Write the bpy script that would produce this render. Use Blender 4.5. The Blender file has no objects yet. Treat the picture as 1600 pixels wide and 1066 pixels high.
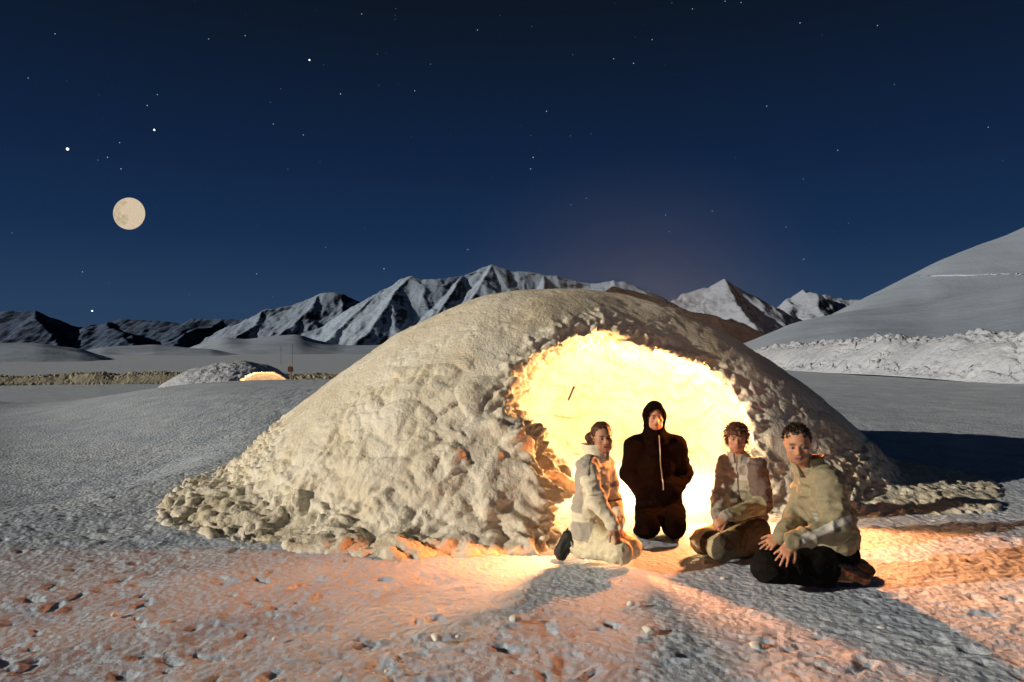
import bpy, math, random
import numpy as np
from mathutils import Vector, Matrix

scene = bpy.context.scene
COL = scene.collection
R = math.radians
F_PX, CAM_H, HOR = 1100.0, 1.7, 548.0

# ------------------------------------------------------------------ camera
cam_d = bpy.data.cameras.new("camera")
cam = bpy.data.objects.new("camera", cam_d)
COL.objects.link(cam)
cam.location = (0, 0, CAM_H)
cam.rotation_euler = (R(90), 0, 0)
cam_d.sensor_width = 36.0
cam_d.lens = 36.0 * F_PX / 1600.0
cam_d.shift_y = (HOR - 533.0) / 1600.0
cam_d.clip_start = 0.1
cam_d.clip_end = 40000
scene.camera = cam

# ------------------------------------------------------------------ view, sky, moonlight
scene.view_settings.view_transform = 'Standard'
scene.view_settings.look = 'None'
scene.view_settings.exposure = 0.0
scene.view_settings.gamma = 1.0
scene.cycles.max_bounces = 6
scene.cycles.diffuse_bounces = 4
scene.cycles.sample_clamp_indirect = 6.0

world = bpy.data.worlds.new("World")
scene.world = world
world.use_nodes = True
nt = world.node_tree
nt.nodes.clear()
wo = nt.nodes.new('ShaderNodeOutputWorld')
bg = nt.nodes.new('ShaderNodeBackground')
tc = nt.nodes.new('ShaderNodeTexCoord')
sep = nt.nodes.new('ShaderNodeSeparateXYZ')
nt.links.new(tc.outputs['Generated'], sep.inputs[0])
ramp = nt.nodes.new('ShaderNodeValToRGB')
els = ramp.color_ramp.elements
els[0].position = 0.0
els[0].color = (0.026, 0.054, 0.108, 1)
els[1].position = 1.0
els[1].color = (0.0022, 0.0035, 0.0055, 1)
for p, c in ((0.06, (0.020, 0.048, 0.108)), (0.15, (0.0090, 0.028, 0.080)), (0.27, (0.0052, 0.0165, 0.050)),
             (0.40, (0.0042, 0.0100, 0.025)), (0.47, (0.0038, 0.0075, 0.0145))):
    e = els.new(p)
    e.color = (*c, 1)
nt.links.new(sep.outputs['Z'], ramp.inputs[0])
vor = nt.nodes.new('ShaderNodeTexVoronoi')
vor.inputs['Scale'].default_value = 75
nt.links.new(tc.outputs['Generated'], vor.inputs['Vector'])
mr = nt.nodes.new('ShaderNodeMapRange')
mr.inputs['From Min'].default_value = 0.0
mr.inputs['From Max'].default_value = 0.075
mr.inputs['To Min'].default_value = 1.0
mr.inputs['To Max'].default_value = 0.0
nt.links.new(vor.outputs['Distance'], mr.inputs['Value'])
sepc = nt.nodes.new('ShaderNodeSeparateColor')
nt.links.new(vor.outputs['Color'], sepc.inputs[0])
pw = nt.nodes.new('ShaderNodeMath')
pw.operation = 'POWER'
pw.inputs[1].default_value = 7.0
nt.links.new(sepc.outputs[0], pw.inputs[0])
ml = nt.nodes.new('ShaderNodeMath')
ml.operation = 'MULTIPLY'
nt.links.new(mr.outputs[0], ml.inputs[0])
nt.links.new(pw.outputs[0], ml.inputs[1])
ml2 = nt.nodes.new('ShaderNodeMath')
ml2.operation = 'MULTIPLY'
ml2.inputs[1].default_value = 0.16
nt.links.new(ml.outputs[0], ml2.inputs[0])
addc = nt.nodes.new('ShaderNodeMix')
addc.data_type = 'RGBA'
addc.blend_type = 'ADD'
addc.inputs[0].default_value = 1.0
nt.links.new(ramp.outputs[0], addc.inputs[6])
nt.links.new(ml2.outputs[0], addc.inputs[7])
nt.links.new(addc.outputs[2], bg.inputs['Color'])
bg.inputs['Strength'].default_value = 1.0
nt.links.new(bg.outputs[0], wo.inputs[0])

MOON_AZ = Vector((0.95, 0.32, 0)).normalized()      # direction the moonlight travels
MOON_EL = R(15.5)
sun_d = bpy.data.lights.new("moonlight", 'SUN')
sun_d.energy = 3.2
sun_d.angle = R(0.5)
sun_d.color = (1.0, 0.88, 0.70)
sun = bpy.data.objects.new("moonlight", sun_d)
COL.objects.link(sun)
dirv = Vector((MOON_AZ.x * math.cos(MOON_EL), MOON_AZ.y * math.cos(MOON_EL), -math.sin(MOON_EL)))
sun.rotation_euler = dirv.to_track_quat('-Z', 'Y').to_euler()


def lamp(name, loc, power, color=(1.0, 0.44, 0.15), size=0.12):
    d = bpy.data.lights.new(name, 'POINT')
    d.energy = power
    d.color = color
    d.shadow_soft_size = size
    o = bpy.data.objects.new(name, d)
    o.location = loc
    COL.objects.link(o)
    return o


lamp("cave_lamp", (1.9, 8.9, 1.3), 340, color=(1.0, 0.64, 0.32))
lamp("doorway_lamp", (1.45, 7.9, 0.95), 200, size=0.15)
pl = lamp("path_lamp", (2.2, 6.62, 1.15), 1, color=(1.0, 0.31, 0.09), size=0.05)
pl_d = bpy.data.lights.new("path_lamp", 'SPOT')           # unseen lamp spreading light over the path, cone cut to spare the mound
pl_d.energy = 430
pl_d.color = (1.0, 0.31, 0.09)
pl_d.shadow_soft_size = 0.05
pl_d.spot_size = R(166)
pl_d.spot_blend = 0.12
pl.data = pl_d
pl.rotation_euler = Vector((-0.12, -1.0, -0.45)).to_track_quat('-Z', 'Y').to_euler()
pl2 = lamp("side_fill", (0.78, 6.03, 0.80), 1, size=0.05)
pl2_d = pl_d.copy()                                        # added unseen fill spot, lighting the snow along the foot of the mound
pl2_d.energy = 290
pl2_d.spot_size = R(122)
pl2.data = pl2_d
pl2.rotation_euler = Vector((-0.50, -0.85, -0.16)).to_track_quat('-Z', 'Y').to_euler()

# ------------------------------------------------------------------ helpers
rng = np.random.default_rng(7)
random.seed(7)


def at(px, py, d):
    return np.array([(px - 800.0) * d / F_PX, d, CAM_H - (py - HOR) * d / F_PX])


def tag(o, label=None, cat=None, group=None, kind=None):
    if label:
        o['label'] = label
    if cat:
        o['category'] = cat
    if group:
        o['group'] = group
    if kind:
        o['kind'] = kind
    return o


def empty(name, loc=(0, 0, 0), **kw):
    o = bpy.data.objects.new(name, None)
    o.empty_display_size = 0.2
    o.location = loc
    COL.objects.link(o)
    return tag(o, **kw)


def mesh_obj(name, V, F, mat, parent=None, col=None, smooth=True):
    V = np.asarray(V, dtype=np.float32)
    F = np.asarray(F, dtype=np.int32)
    me = bpy.data.meshes.new(name)
    n = F.shape[1]
    me.vertices.add(len(V))
    me.vertices.foreach_set('co', V.ravel())
    me.loops.add(F.size)
    me.loops.foreach_set('vertex_index', F.ravel())
    me.polygons.add(len(F))
    me.polygons.foreach_set('loop_start', np.arange(0, F.size, n, dtype=np.int32))
    me.polygons.foreach_set('use_smooth', np.full(len(F), smooth, dtype=bool))
    if col is not None:
        a = me.color_attributes.new('Col', 'FLOAT_COLOR', 'POINT')
        c4 = np.ones((len(V), 4), np.float32)
        c4[:, :3] = col
        a.data.foreach_set('color', c4.ravel())
    me.update(calc_edges=True)
    me.validate()
    me.materials.append(mat)
    o = bpy.data.objects.new(name, me)
    COL.objects.link(o)
    if parent is not None:
        o.parent = parent
        o.matrix_parent_inverse = Matrix.Translation(-Vector(wloc(parent)))
    return o


def poly_obj(name, V, F, mat, parent=None, smooth=True):
    me = bpy.data.meshes.new(name)
    F = [tuple(dict.fromkeys(f)) for f in F]
    me.from_pydata([tuple(v) for v in V], [], F)
    me.update()
    if smooth:
        me.polygons.foreach_set('use_smooth', [True] * len(me.polygons))
    me.materials.append(mat)
    o = bpy.data.objects.new(name, me)
    COL.objects.link(o)
    if parent is not None:
        o.parent = parent
        o.matrix_parent_inverse = Matrix.Translation(-Vector(wloc(parent)))
    return o


def sphere_data(seg, ring, rad):
    V, Q = [(0, 0, rad)], []
    for i in range(1, ring):
        a = math.pi * i / ring
        for j in range(seg):
            b = 2 * math.pi * j / seg
            V.append((rad * math.sin(a) * math.cos(b), rad * math.sin(a) * math.sin(b), rad * math.cos(a)))
    V.append((0, 0, -rad))
    for j in range(seg):
        Q.append((0, 1 + j, 1 + (j + 1) % seg, 0))
        for i in range(ring - 2):
            Q.append((1 + i * seg + j, 1 + (i + 1) * seg + j, 1 + (i + 1) * seg + (j + 1) % seg, 1 + i * seg + (j + 1) % seg))
        l = 1 + (ring - 2) * seg
        Q.append((l + j, len(V) - 1, l + (j + 1) % seg, l + j))
    return V, Q


def wloc(o):
    v = Vector((0, 0, 0))
    while o is not None:
        if o.type == 'EMPTY':
            v += Vector(o.location)
        o = o.parent
    return v


# ---- numpy noise
def _h(ix, iy, iz, s=0):
    with np.errstate(over='ignore'):
        h = (ix.astype(np.int64) * 374761393 + iy.astype(np.int64) * 668265263 + iz.astype(np.int64) * 2147483647 + s * 974634777)
        h = (h ^ (h >> 13)) * 1274126177
        h = h ^ (h >> 16)
        h = (h * 2246822519) & 0xFFFFFFFF
        h = h ^ (h >> 15)
    return (h & 0xFFFFFF).astype(np.float32) / 16777216.0


def vnoise(P, s=0):
    """smooth value noise, -1..1"""
    I = np.floor(P).astype(np.int64)
    f = (P - I).astype(np.float32)
    f = f * f * f * (f * (f * 6 - 15) + 10)
    x, y, z = I[:, 0], I[:, 1], I[:, 2]
    r = 0
    for dx in (0, 1):
        wx = f[:, 0] if dx else 1 - f[:, 0]
        for dy in (0, 1):
            wy = f[:, 1] if dy else 1 - f[:, 1]
            for dz in (0, 1):
                wz = f[:, 2] if dz else 1 - f[:, 2]
                r = r + wx * wy * wz * _h(x + dx, y + dy, z + dz, s)
    return r * 2 - 1


def fbm(P, o=4, s=0, g=0.5):
    a, t, r = 1.0, 0.0, 0
    Q = P.copy()
    for i in range(o):
        r = r + a * vnoise(Q, s + i * 17)
        t += a
        a *= g
        Q = Q * 2.03 + 11.3
    return r / t


def worley(P, s=0):
    """returns F1, F2, id-hash of nearest"""
    I = np.floor(P).astype(np.int64)
    f = P - I
    n = len(P)
    F1 = np.full(n, 9.0, np.float32)
    F2 = np.full(n, 9.0, np.float32)
    ID = np.zeros(n, np.float32)
    for dx in (-1, 0, 1):
        for dy in (-1, 0, 1):
            for dz in (-1, 0, 1):
                cx, cy, cz = I[:, 0] + dx, I[:, 1] + dy, I[:, 2] + dz
                px = dx + _h(cx, cy, cz, s) - f[:, 0]
                py = dy + _h(cx, cy, cz, s + 1) - f[:, 1]
                pz = dz + _h(cx, cy, cz, s + 2) - f[:, 2]
                d = np.sqrt(px * px + py * py + pz * pz)
                m = d < F1
                F2 = np.where(m, F1, np.minimum(F2, d))
                ID = np.where(m, _h(cx, cy, cz, s + 3), ID)
                F1 = np.where(m, d, F1)
    return F1, F2, ID


def sstep(a, b, x):
    t = np.clip((x - a) / (b - a), 0, 1)
    return t * t * (3 - 2 * t)


def surface_nets(Fd, org, res):
    nx, ny, nz = Fd.shape
    S = Fd < 0
    c = np.zeros((nx - 1, ny - 1, nz - 1), np.int8)
    for dx in (0, 1):
        for dy in (0, 1):
            for dz in (0, 1):
                c += S[dx:nx - 1 + dx, dy:ny - 1 + dy, dz:nz - 1 + dz]
    act = (c > 0) & (c < 8)
    idx = np.argwhere(act)
    vid = np.full(act.shape, -1, np.int32)
    vid[act] = np.arange(len(idx))
    acc = np.zeros((len(idx), 3), np.float32)
    cnt = np.zeros(len(idx), np.float32)
    corners = [(0, 0, 0), (1, 0, 0), (0, 1, 0), (1, 1, 0), (0, 0, 1), (1, 0, 1), (0, 1, 1), (1, 1, 1)]
    vals = [Fd[idx[:, 0] + a, idx[:, 1] + b, idx[:, 2] + d] for a, b, d in corners]
    for i in range(8):
        for j in range(i + 1, 8):
            a, b = np.array(corners[i]), np.array(corners[j])
            if np.abs(a - b).sum() != 1:
                continue
            va, vb = vals[i], vals[j]
            m = (va < 0) != (vb < 0)
            t = np.where(m, va / np.where(m, va - vb, 1), 0)[:, None]
            acc += np.where(m[:, None], a + t * (b - a), 0)
            cnt += m
    V = (idx + acc / cnt[:, None]) * res + np.asarray(org, np.float32)
    Q = []
    for ax in range(3):
        sl0 = [slice(None)] * 3
        sl1 = [slice(None)] * 3
        sl0[ax] = slice(0, -1)
        sl1[ax] = slice(1, None)
        A, B = S[tuple(sl0)], S[tuple(sl1)]
        e = np.argwhere(A != B)
        inside_first = A[tuple(e.T)]
        u, v = [(1, 2), (2, 0), (0, 1)][ax]
        ok = (e[:, u] > 0) & (e[:, v] > 0) & (e[:, u] < Fd.shape[u] - 1) & (e[:, v] < Fd.shape[v] - 1)
        e = e[ok]
        inside_first = inside_first[ok]
        q = []
        for du, dv in ((-1, -1), (0, -1), (0, 0), (-1, 0)):
            g = e.copy()
            g[:, u] += du
            g[:, v] += dv
            q.append(vid[tuple(g.T)])
        q = np.stack(q, 1)
        q[~inside_first] = q[~inside_first][:, ::-1]
        Q.append(q)
    return V, np.concatenate(Q)


def subdivide(V, Q):
    e = np.stack([Q, np.roll(Q, -1, 1)], 2).reshape(-1, 2)
    e.sort(axis=1)
    key = e[:, 0].astype(np.int64) * (len(V) + 1) + e[:, 1]
    uq, inv = np.unique(key, return_inverse=True)
    a, b = (uq // (len(V) + 1)).astype(int), (uq % (len(V) + 1)).astype(int)
    n0 = len(V)
    mids = (V[a] + V[b]) / 2
    cents = V[Q].mean(1)
    em = inv.reshape(-1, 4) + n0
    ci = np.arange(len(Q)) + n0 + len(mids)
    V2 = np.concatenate([V, mids, cents])
    out = [np.stack([Q[:, k], em[:, k], ci, em[:, k - 1]], 1) for k in range(4)]
    return V2, np.concatenate(out)


def vnormals(V, Q):
    a, b, c, d = V[Q[:, 0]], V[Q[:, 1]], V[Q[:, 2]], V[Q[:, 3]]
    fn = np.cross(c - a, d - b)
    N = np.zeros_like(V)
    for k in range(4):
        for ax in range(3):
            N[:, ax] += np.bincount(Q[:, k], fn[:, ax], len(V))
    return N / np.maximum(np.linalg.norm(N, axis=1, keepdims=True), 1e-9)


def smooth_mesh(V, Q, it=1):
    for _ in range(it):
        A = np.zeros_like(V)
        C = np.zeros(len(V))
        for k in range(4):
            for j in (1, 3):
                for ax in range(3):
                    A[:, ax] += np.bincount(Q[:, k], V[Q[:, (k + j) % 4], ax], len(V))
                C += np.bincount(Q[:, k], minlength=len(V))
        V = 0.5 * V + 0.5 * A / np.maximum(C, 1)[:, None]
    return V


# ---- materials
def new_mat(name):
    m = bpy.data.materials.new(name)
    m.use_nodes = True
    b = m.node_tree.nodes['Principled BSDF']
    return m, m.node_tree, b


def N(nt, t, **kw):
    n = nt.nodes.new(t)
    for k, v in kw.items():
        n.inputs[k].default_value = v
    return n


def snow_mat(name, c1, c2, bumps, scale=1.0, rough=0.65, pit=0.0, patch=0.6):
    m, t, b = new_mat(name)
    co = t.nodes.new('ShaderNodeNewGeometry')
    n1 = N(t, 'ShaderNodeTexNoise', Scale=patch, Detail=6.0, Roughness=0.6)
    t.links.new(co.outputs['Position'], n1.inputs['Vector'])
    cr = t.nodes.new('ShaderNodeValToRGB')
    cr.color_ramp.elements[0].position = 0.35
    cr.color_ramp.elements[0].color = (*c1, 1)
    cr.color_ramp.elements[1].position = 0.62
    cr.color_ramp.elements[1].color = (*c2, 1)
    t.links.new(n1.outputs['Fac'], cr.inputs[0])
    t.links.new(cr.outputs[0], b.inputs['Base Color'])
    b.inputs['Roughness'].default_value = rough
    b.inputs['Specular IOR Level'].default_value = 0.25
    prev = None
    for sc, st, dist in bumps:
        if sc < 0:
            nn = N(t, 'ShaderNodeTexVoronoi', Scale=-sc * scale)
            nn.feature = 'SMOOTH_F1'
        else:
            nn = N(t, 'ShaderNodeTexNoise', Scale=sc * scale, Detail=4.0, Roughness=0.6)
        t.links.new(co.outputs['Position'], nn.inputs['Vector'])
        bp = N(t, 'ShaderNodeBump', Strength=st, Distance=dist)
        t.links.new(nn.outputs['Distance' if sc < 0 else 'Fac'], bp.inputs['Height'])
        if prev:
            t.links.new(prev.outputs[0], bp.inputs['Normal'])
        prev = bp
    if prev:
        t.links.new(prev.outputs[0], b.inputs['Normal'])
    return m


def col_mat(name, rough=0.8, bump=None, spec=0.2, metallic=0.0, grain=0.12, gscale=60):
    """procedural cloth / skin: colour attribute of the garment's panels times a fine weave noise"""
    m, t, b = new_mat(name)
    ca = t.nodes.new('ShaderNodeVertexColor')
    ca.layer_name = 'Col'
    tcn = t.nodes.new('ShaderNodeTexCoord')
    nn = N(t, 'ShaderNodeTexNoise', Scale=float(gscale), Detail=3.0)
    t.links.new(tcn.outputs['Object'], nn.inputs['Vector'])
    mr_ = t.nodes.new('ShaderNodeMapRange')
    mr_.inputs['From Min'].default_value = 0.3
    mr_.inputs['From Max'].default_value = 0.7
    mr_.inputs['To Min'].default_value = 1 - grain
    mr_.inputs['To Max'].default_value = 1 + grain
    t.links.new(nn.outputs['Fac'], mr_.inputs['Value'])
    mx = t.nodes.new('ShaderNodeMix')
    mx.data_type = 'RGBA'
    mx.blend_type = 'MULTIPLY'
    mx.inputs[0].default_value = 1
    t.links.new(ca.outputs['Color'], mx.inputs[6])
    t.links.new(mr_.outputs[0], mx.inputs[7])
    t.links.new(mx.outputs[2], b.inputs['Base Color'])
    b.inputs['Roughness'].default_value = rough
    b.inputs['Specular IOR Level'].default_value = spec
    b.inputs['Metallic'].default_value = metallic
    if bump:
        prev = None
        for sc, st, dist in bump:
            n2 = N(t, 'ShaderNodeTexNoise', Scale=abs(sc), Detail=3.0)
            if sc < 0:
                n2.noise_type = 'RIDGED_MULTIFRACTAL'
                n2.inputs['Distortion'].default_value = 0.8
            t.links.new(tcn.outputs['Object'], n2.inputs['Vector'])
            bp = N(t, 'ShaderNodeBump', Strength=st, Distance=dist)
            t.links.new(n2.outputs['Fac'], bp.inputs['Height'])
            if prev:
                t.links.new(prev.outputs[0], bp.inputs['Normal'])
            prev = bp
        t.links.new(prev.outputs[0], b.inputs['Normal'])
    return m


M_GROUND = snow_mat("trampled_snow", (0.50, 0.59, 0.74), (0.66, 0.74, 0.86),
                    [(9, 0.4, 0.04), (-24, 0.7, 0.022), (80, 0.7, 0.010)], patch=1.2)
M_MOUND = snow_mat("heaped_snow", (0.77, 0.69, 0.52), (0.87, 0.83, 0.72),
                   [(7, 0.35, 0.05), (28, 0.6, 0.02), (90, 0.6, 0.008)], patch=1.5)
M_CHUNK = snow_mat("lump_snow", (0.78, 0.76, 0.68), (0.85, 0.84, 0.78), [(30, 0.5, 0.01)])
M_BANK = snow_mat("bank_snow", (0.44, 0.49, 0.60), (0.56, 0.61, 0.71), [(1.2, 0.6, 0.4), (5, 0.6, 0.1)], patch=0.2)
M_BANKY = snow_mat("yellowish_bank_snow", (0.42, 0.40, 0.30), (0.56, 0.54, 0.44), [(1.2, 0.6, 0.4), (5, 0.6, 0.1)], patch=0.2)  # bank snow in a yellower tone
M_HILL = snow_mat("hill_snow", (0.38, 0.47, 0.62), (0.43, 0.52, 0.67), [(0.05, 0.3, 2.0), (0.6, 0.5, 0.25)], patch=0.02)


def mountain_mat(name, snow, rock, thr, wid=0.08, nscale=0.01):
    m, t, b = new_mat(name)
    g = t.nodes.new('ShaderNodeNewGeometry')
    sp = t.nodes.new('ShaderNodeSeparateXYZ')
    t.links.new(g.outputs['Normal'], sp.inputs[0])
    mp = t.nodes.new('ShaderNodeMapping')
    mp.inputs['Scale'].default_value = (1, 1, 3.2)
    mp.inputs['Rotation'].default_value = (0, 0.35, 0)
    t.links.new(g.outputs['Position'], mp.inputs[0])
    nn = N(t, 'ShaderNodeTexNoise', Scale=nscale, Detail=9.0, Roughness=0.68)
    t.links.new(mp.outputs[0], nn.inputs['Vector'])
    ad = t.nodes.new('ShaderNodeMath')
    ad.operation = 'MULTIPLY_ADD'
    ad.inputs[1].default_value = 0.9
    t.links.new(nn.outputs['Fac'], ad.inputs[0])
    flank_shade = t.nodes.new('ShaderNodeMath')                # right-hand flanks: their shade painted in as more rock colour
    flank_shade.operation = 'MULTIPLY_ADD'
    flank_shade.inputs[1].default_value = -0.30
    t.links.new(sp.outputs['X'], flank_shade.inputs[0])
    t.links.new(sp.outputs['Z'], flank_shade.inputs[2])
    t.links.new(flank_shade.outputs[0], ad.inputs[2])
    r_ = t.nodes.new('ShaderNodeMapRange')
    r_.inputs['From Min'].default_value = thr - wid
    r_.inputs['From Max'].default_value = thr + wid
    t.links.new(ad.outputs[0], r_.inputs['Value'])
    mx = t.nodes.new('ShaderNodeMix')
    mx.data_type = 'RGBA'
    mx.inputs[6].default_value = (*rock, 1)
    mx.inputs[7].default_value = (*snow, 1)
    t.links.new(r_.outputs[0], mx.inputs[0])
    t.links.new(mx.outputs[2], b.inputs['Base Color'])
    b.inputs['Roughness'].default_value = 0.9
    b.inputs['Specular IOR Level'].default_value = 0.1
    bp = N(t, 'ShaderNodeBump', Strength=0.5, Distance=14.0)
    n2 = N(t, 'ShaderNodeTexNoise', Scale=nscale * 2.5, Detail=8.0, Roughness=0.65)
    t.links.new(mp.outputs[0], n2.inputs['Vector'])
    t.links.new(n2.outputs['Fac'], bp.inputs['Height'])
    t.links.new(bp.outputs[0], b.inputs['Normal'])
    return m


# ------------------------------------------------------------------ ground
def terrain(x, y):
    """large shape of the snow field"""
    g = 0.24 * np.exp(-((y - 27) / 8.5) ** 2) * sstep(-23, -9, x) * (1 - sstep(4, 12, x))
    drop = 1.5 * sstep(30, 44, y + 0.25 * np.clip(-x - 14, 0, 60) * 1.2) * (1 - sstep(2, 18, x))
    g = g - drop
    # a shallow trough runs back along the left; the ground rises again to its right
    xl = np.interp(y, [3, 7, 10.5, 14.7, 24, 34, 60], [-6.2, -6.6, -7.4, -10.4, -17.5, -22.0, -26.0])
    u = x - xl
    side = np.where(u > 0, 0.80 * (1 - np.exp(-(u / 5.2) ** 2)), 0.62 * (1 - np.exp(-(u / 3.6) ** 2)))
    g = g + (side - 0.50) * sstep(6.5, 11, y) * (1 - sstep(28, 44, y)) * np.where(y < 17, 1 - sstep(-6.2, -4.4, x), 1 - sstep(-2, 6, x))
    return g


def build_ground():
    ys = [1.2]
    while ys[-1] < 60:
        y = ys[-1]
        ys.append(y + max(0.016, 0.0036 * y * max(1, y / 9)))
    while ys[-1] < 9000:
        ys.append(ys[-1] * 1.06)
    xs = list(np.arange(-6.2, 6.2, 0.021))
    st, x = 0.021, 6.2
    right = []
    while x < 9000:
        right.append(x)
        st *= 1.023
        x += st
    xs = [-v for v in reversed(right)] + xs + right
    ys = [-300, -60, -12, -3, -0.5, 0.4, 0.9] + ys
    xs, ys = np.array(xs), np.array(ys)
    X, Y = np.meshgrid(xs, ys)
    sh = X.shape
    x, y = X.ravel(), Y.ravel()
    z = terrain(x, y)
    P = np.stack([x, y, np.zeros_like(x)], 1)
    near = (y > 1) & (y < 16) & (np.abs(x) < 14)
    fade = sstep(60, 15, y)
    z = z + 0.05 * fbm(P * 0.35, 3, 5) * sstep(400, 40, y)
    m = (y < 60) & (y > 0.5)
    Pm = P[m]
    amp = sstep(60, 18, Pm[:, 1])
    W = Pm.copy()
    W[:, :2] += 0.12 * np.stack([vnoise(Pm * 4, 31), vnoise(Pm * 4, 32)], 1)
    # smoother beaten path in front of the doorway
    path = np.exp(-((Pm[:, 0] - 1.6) / 1.7) ** 2) * sstep(8.5, 7, Pm[:, 1]) * sstep(4.0, 5.4, Pm[:, 1])
    rough = 1 - 0.7 * path
    rr = fbm(W * np.array([5.0, 7.5, 1]), 4, 8, 0.55)
    z[m] += amp * rough * (0.016 * rr + 0.0085 * fbm(W * np.array([17.0, 24.0, 1]), 3, 18, 0.6))
    f1, f2, idh = worley(W * np.array([3.1, 3.6, 1]) + np.array([0, 0, .5]), 60)
    z[m] += amp * rough * (-0.014 * sstep(0.42, 0.12, f1) * (idh > 0.45))
    f1, f2, idh = worley(W * np.array([7.5, 9.5, 1]) + np.array([0, 0, .5]), 90)
    z[m] += amp * rough * (-0.016 * sstep(0.4, 0.1, f1) * (idh > 0.5) + 0.012 * sstep(0.3, 0.05, f1) * (idh < 0.18))
    # boot prints
    nearp = np.where((y > 2.6) & (y < 9.5) & (np.abs(x) < 8))[0]
    px, py = x[nearp], y[nearp]
    dz = np.zeros(len(nearp))
    order = np.argsort(py)
    pys = py[order]
    for i in range(210):
        cx, cy = rng.uniform(-6.2, 6.0), 2.8 + 6.5 * rng.random() ** 1.5
        a = rng.uniform(0, math.pi)
        L, Wd = rng.uniform(0.05, 0.11), rng.uniform(0.03, 0.055)
        dep = rng.uniform(0.010, 0.026)
        lo, hi = np.searchsorted(pys, [cy - 0.35, cy + 0.35])
        ii = order[lo:hi]
        ii = ii[np.abs(px[ii] - cx) < 0.35]
        dx, dy = px[ii] - cx, py[ii] - cy
        u = (dx * math.cos(a) + dy * math.sin(a)) / L
        v = (-dx * math.sin(a) + dy * math.cos(a)) / Wd
        q = np.sqrt(u * u + v * v) + 0.18 * rr[np.searchsorted(np.where(m)[0], nearp[ii])]
        dz[ii] += -dep * sstep(1.15, 0.55, q) + dep * 0.3 * np.exp(-((q - 1.4) / 0.28) ** 2)
    pathn = np.exp(-((px - 1.6) / 1.5) ** 2) * sstep(8.5, 7, py) * sstep(4.3, 5.4, py)
    z[nearp] += dz * (1 - 0.85 * pathn)
    V = np.stack([x, y, z], 1)
    ny, nx = sh
    i = np.arange(ny - 1)[:, None] * nx + np.arange(nx - 1)[None, :]
    i = i.ravel()
    Q = np.stack([i, i + 1, i + nx + 1, i + nx], 1)
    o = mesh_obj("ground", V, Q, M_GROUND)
    tag(o, kind='structure')


build_ground()


# ------------------------------------------------------------------ snow mounds with a lit doorway
def poly_sdf(px, pz, poly):
    d = np.full(px.shape, 1e9, np.float32)
    s = np.ones(px.shape, np.float32)
    n = len(poly)
    for i in range(n):
        a, b = np.array(poly[i]), np.array(poly[i - 1])
        ex, ez = b - a
        wx, wz = px - a[0], pz - a[1]
        t = np.clip((wx * ex + wz * ez) / (ex * ex + ez * ez), 0, 1)
        d = np.minimum(d, (wx - ex * t) ** 2 + (wz - ez * t) ** 2)
        c1 = pz >= a[1]
        c2 = pz < b[1]
        c3 = ex * wz > ez * wx
        fl = (c1 & c2 & c3) | (~c1 & ~c2 & ~c3)
        s = np.where(fl, -s, s)
    return s * np.sqrt(d)


def smax(a, b, k):
    h = np.clip(0.5 - 0.5 * (b - a) / k, 0, 1)
    return b + (a - b) * h + k * h * (1 - h)


def smin(a, b, k):
    h = np.clip(0.5 + 0.5 * (b - a) / k, 0, 1)
    return b + (a - b) * h - k * h * (1 - h)


MC = (0.72, 10.6)


def mound_height(x, y):
    dx, dy = x - MC[0], y - MC[1]
    r = np.sqrt(dx * dx + dy * dy) + 1e-6
    th = np.degrees(np.arctan2(dy, dx))           # 0 right, -90 front, 180 left
    K = np.array([-180, -157, -140, -126, -111, -96, -84, -70, -58, -48, -35, -12, 0, 30, 90, 150, 180.])
    Rd = np.array([4.75, 4.7, 4.75, 4.75, 4.7, 4.45, 4.1, 3.75, 3.75, 4.1, 4.55, 4.7, 4.75, 4.6, 4.4, 4.6, 4.75])
    Rb = np.array([4.9, 5.2, 5.55, 5.3, 5.05, 4.6, 4.3, 3.9, 4.0, 4.45, 5.4, 5.75, 5.1, 4.7, 4.5, 4.7, 4.9])
    PW = np.array([2.0, 2.1, 2.4, 2.9, 3.3, 3.5, 3.5, 3.4, 3.2, 2.8, 2.3, 2.05, 2.0, 2.0, 2.0, 2.0, 2.0])
    rd, rb, p = np.interp(th, K, Rd), np.interp(th, K, Rb), np.interp(th, K, PW)
    q = r / rd
    h = np.where(q < 1, 2.56 * (1 - np.minimum(q, 1) ** p), -2.2 * (q - 1) * 3)
    sk = np.where(r < rb, np.minimum(0.18 * (rb - r), 0.25), 1.2 * (rb - r))
    return smax(h, sk, 0.08)


# outline of the doorway, x/z in metres on the front face
DOOR = [at(868, 900, 7.0)[[0, 2]], at(868, 800, 6.9)[[0, 2]], at(880, 745, 6.9)[[0, 2]], at(845, 712, 7.0)[[0, 2]], at(815, 665, 7.05)[[0, 2]],
        at(803, 625, 7.1)[[0, 2]], at(812, 588, 7.15)[[0, 2]], at(845, 552, 7.2)[[0, 2]],
        at(895, 528, 7.3)[[0, 2]], at(955, 512, 7.35)[[0, 2]], at(1010, 524, 7.35)[[0, 2]], at(1065, 546, 7.35)[[0, 2]],
        at(1120, 574, 7.3)[[0, 2]], at(1165, 598, 7.3)[[0, 2]], at(1184, 622, 7.3)[[0, 2]], at(1180, 640, 7.3)[[0, 2]],
        at(1196, 668, 7.3)[[0, 2]], at(1188, 720, 7.3)[[0, 2]], at(1200, 800, 7.3)[[0, 2]], at(1205, 900, 7.3)[[0, 2]]]


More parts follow.
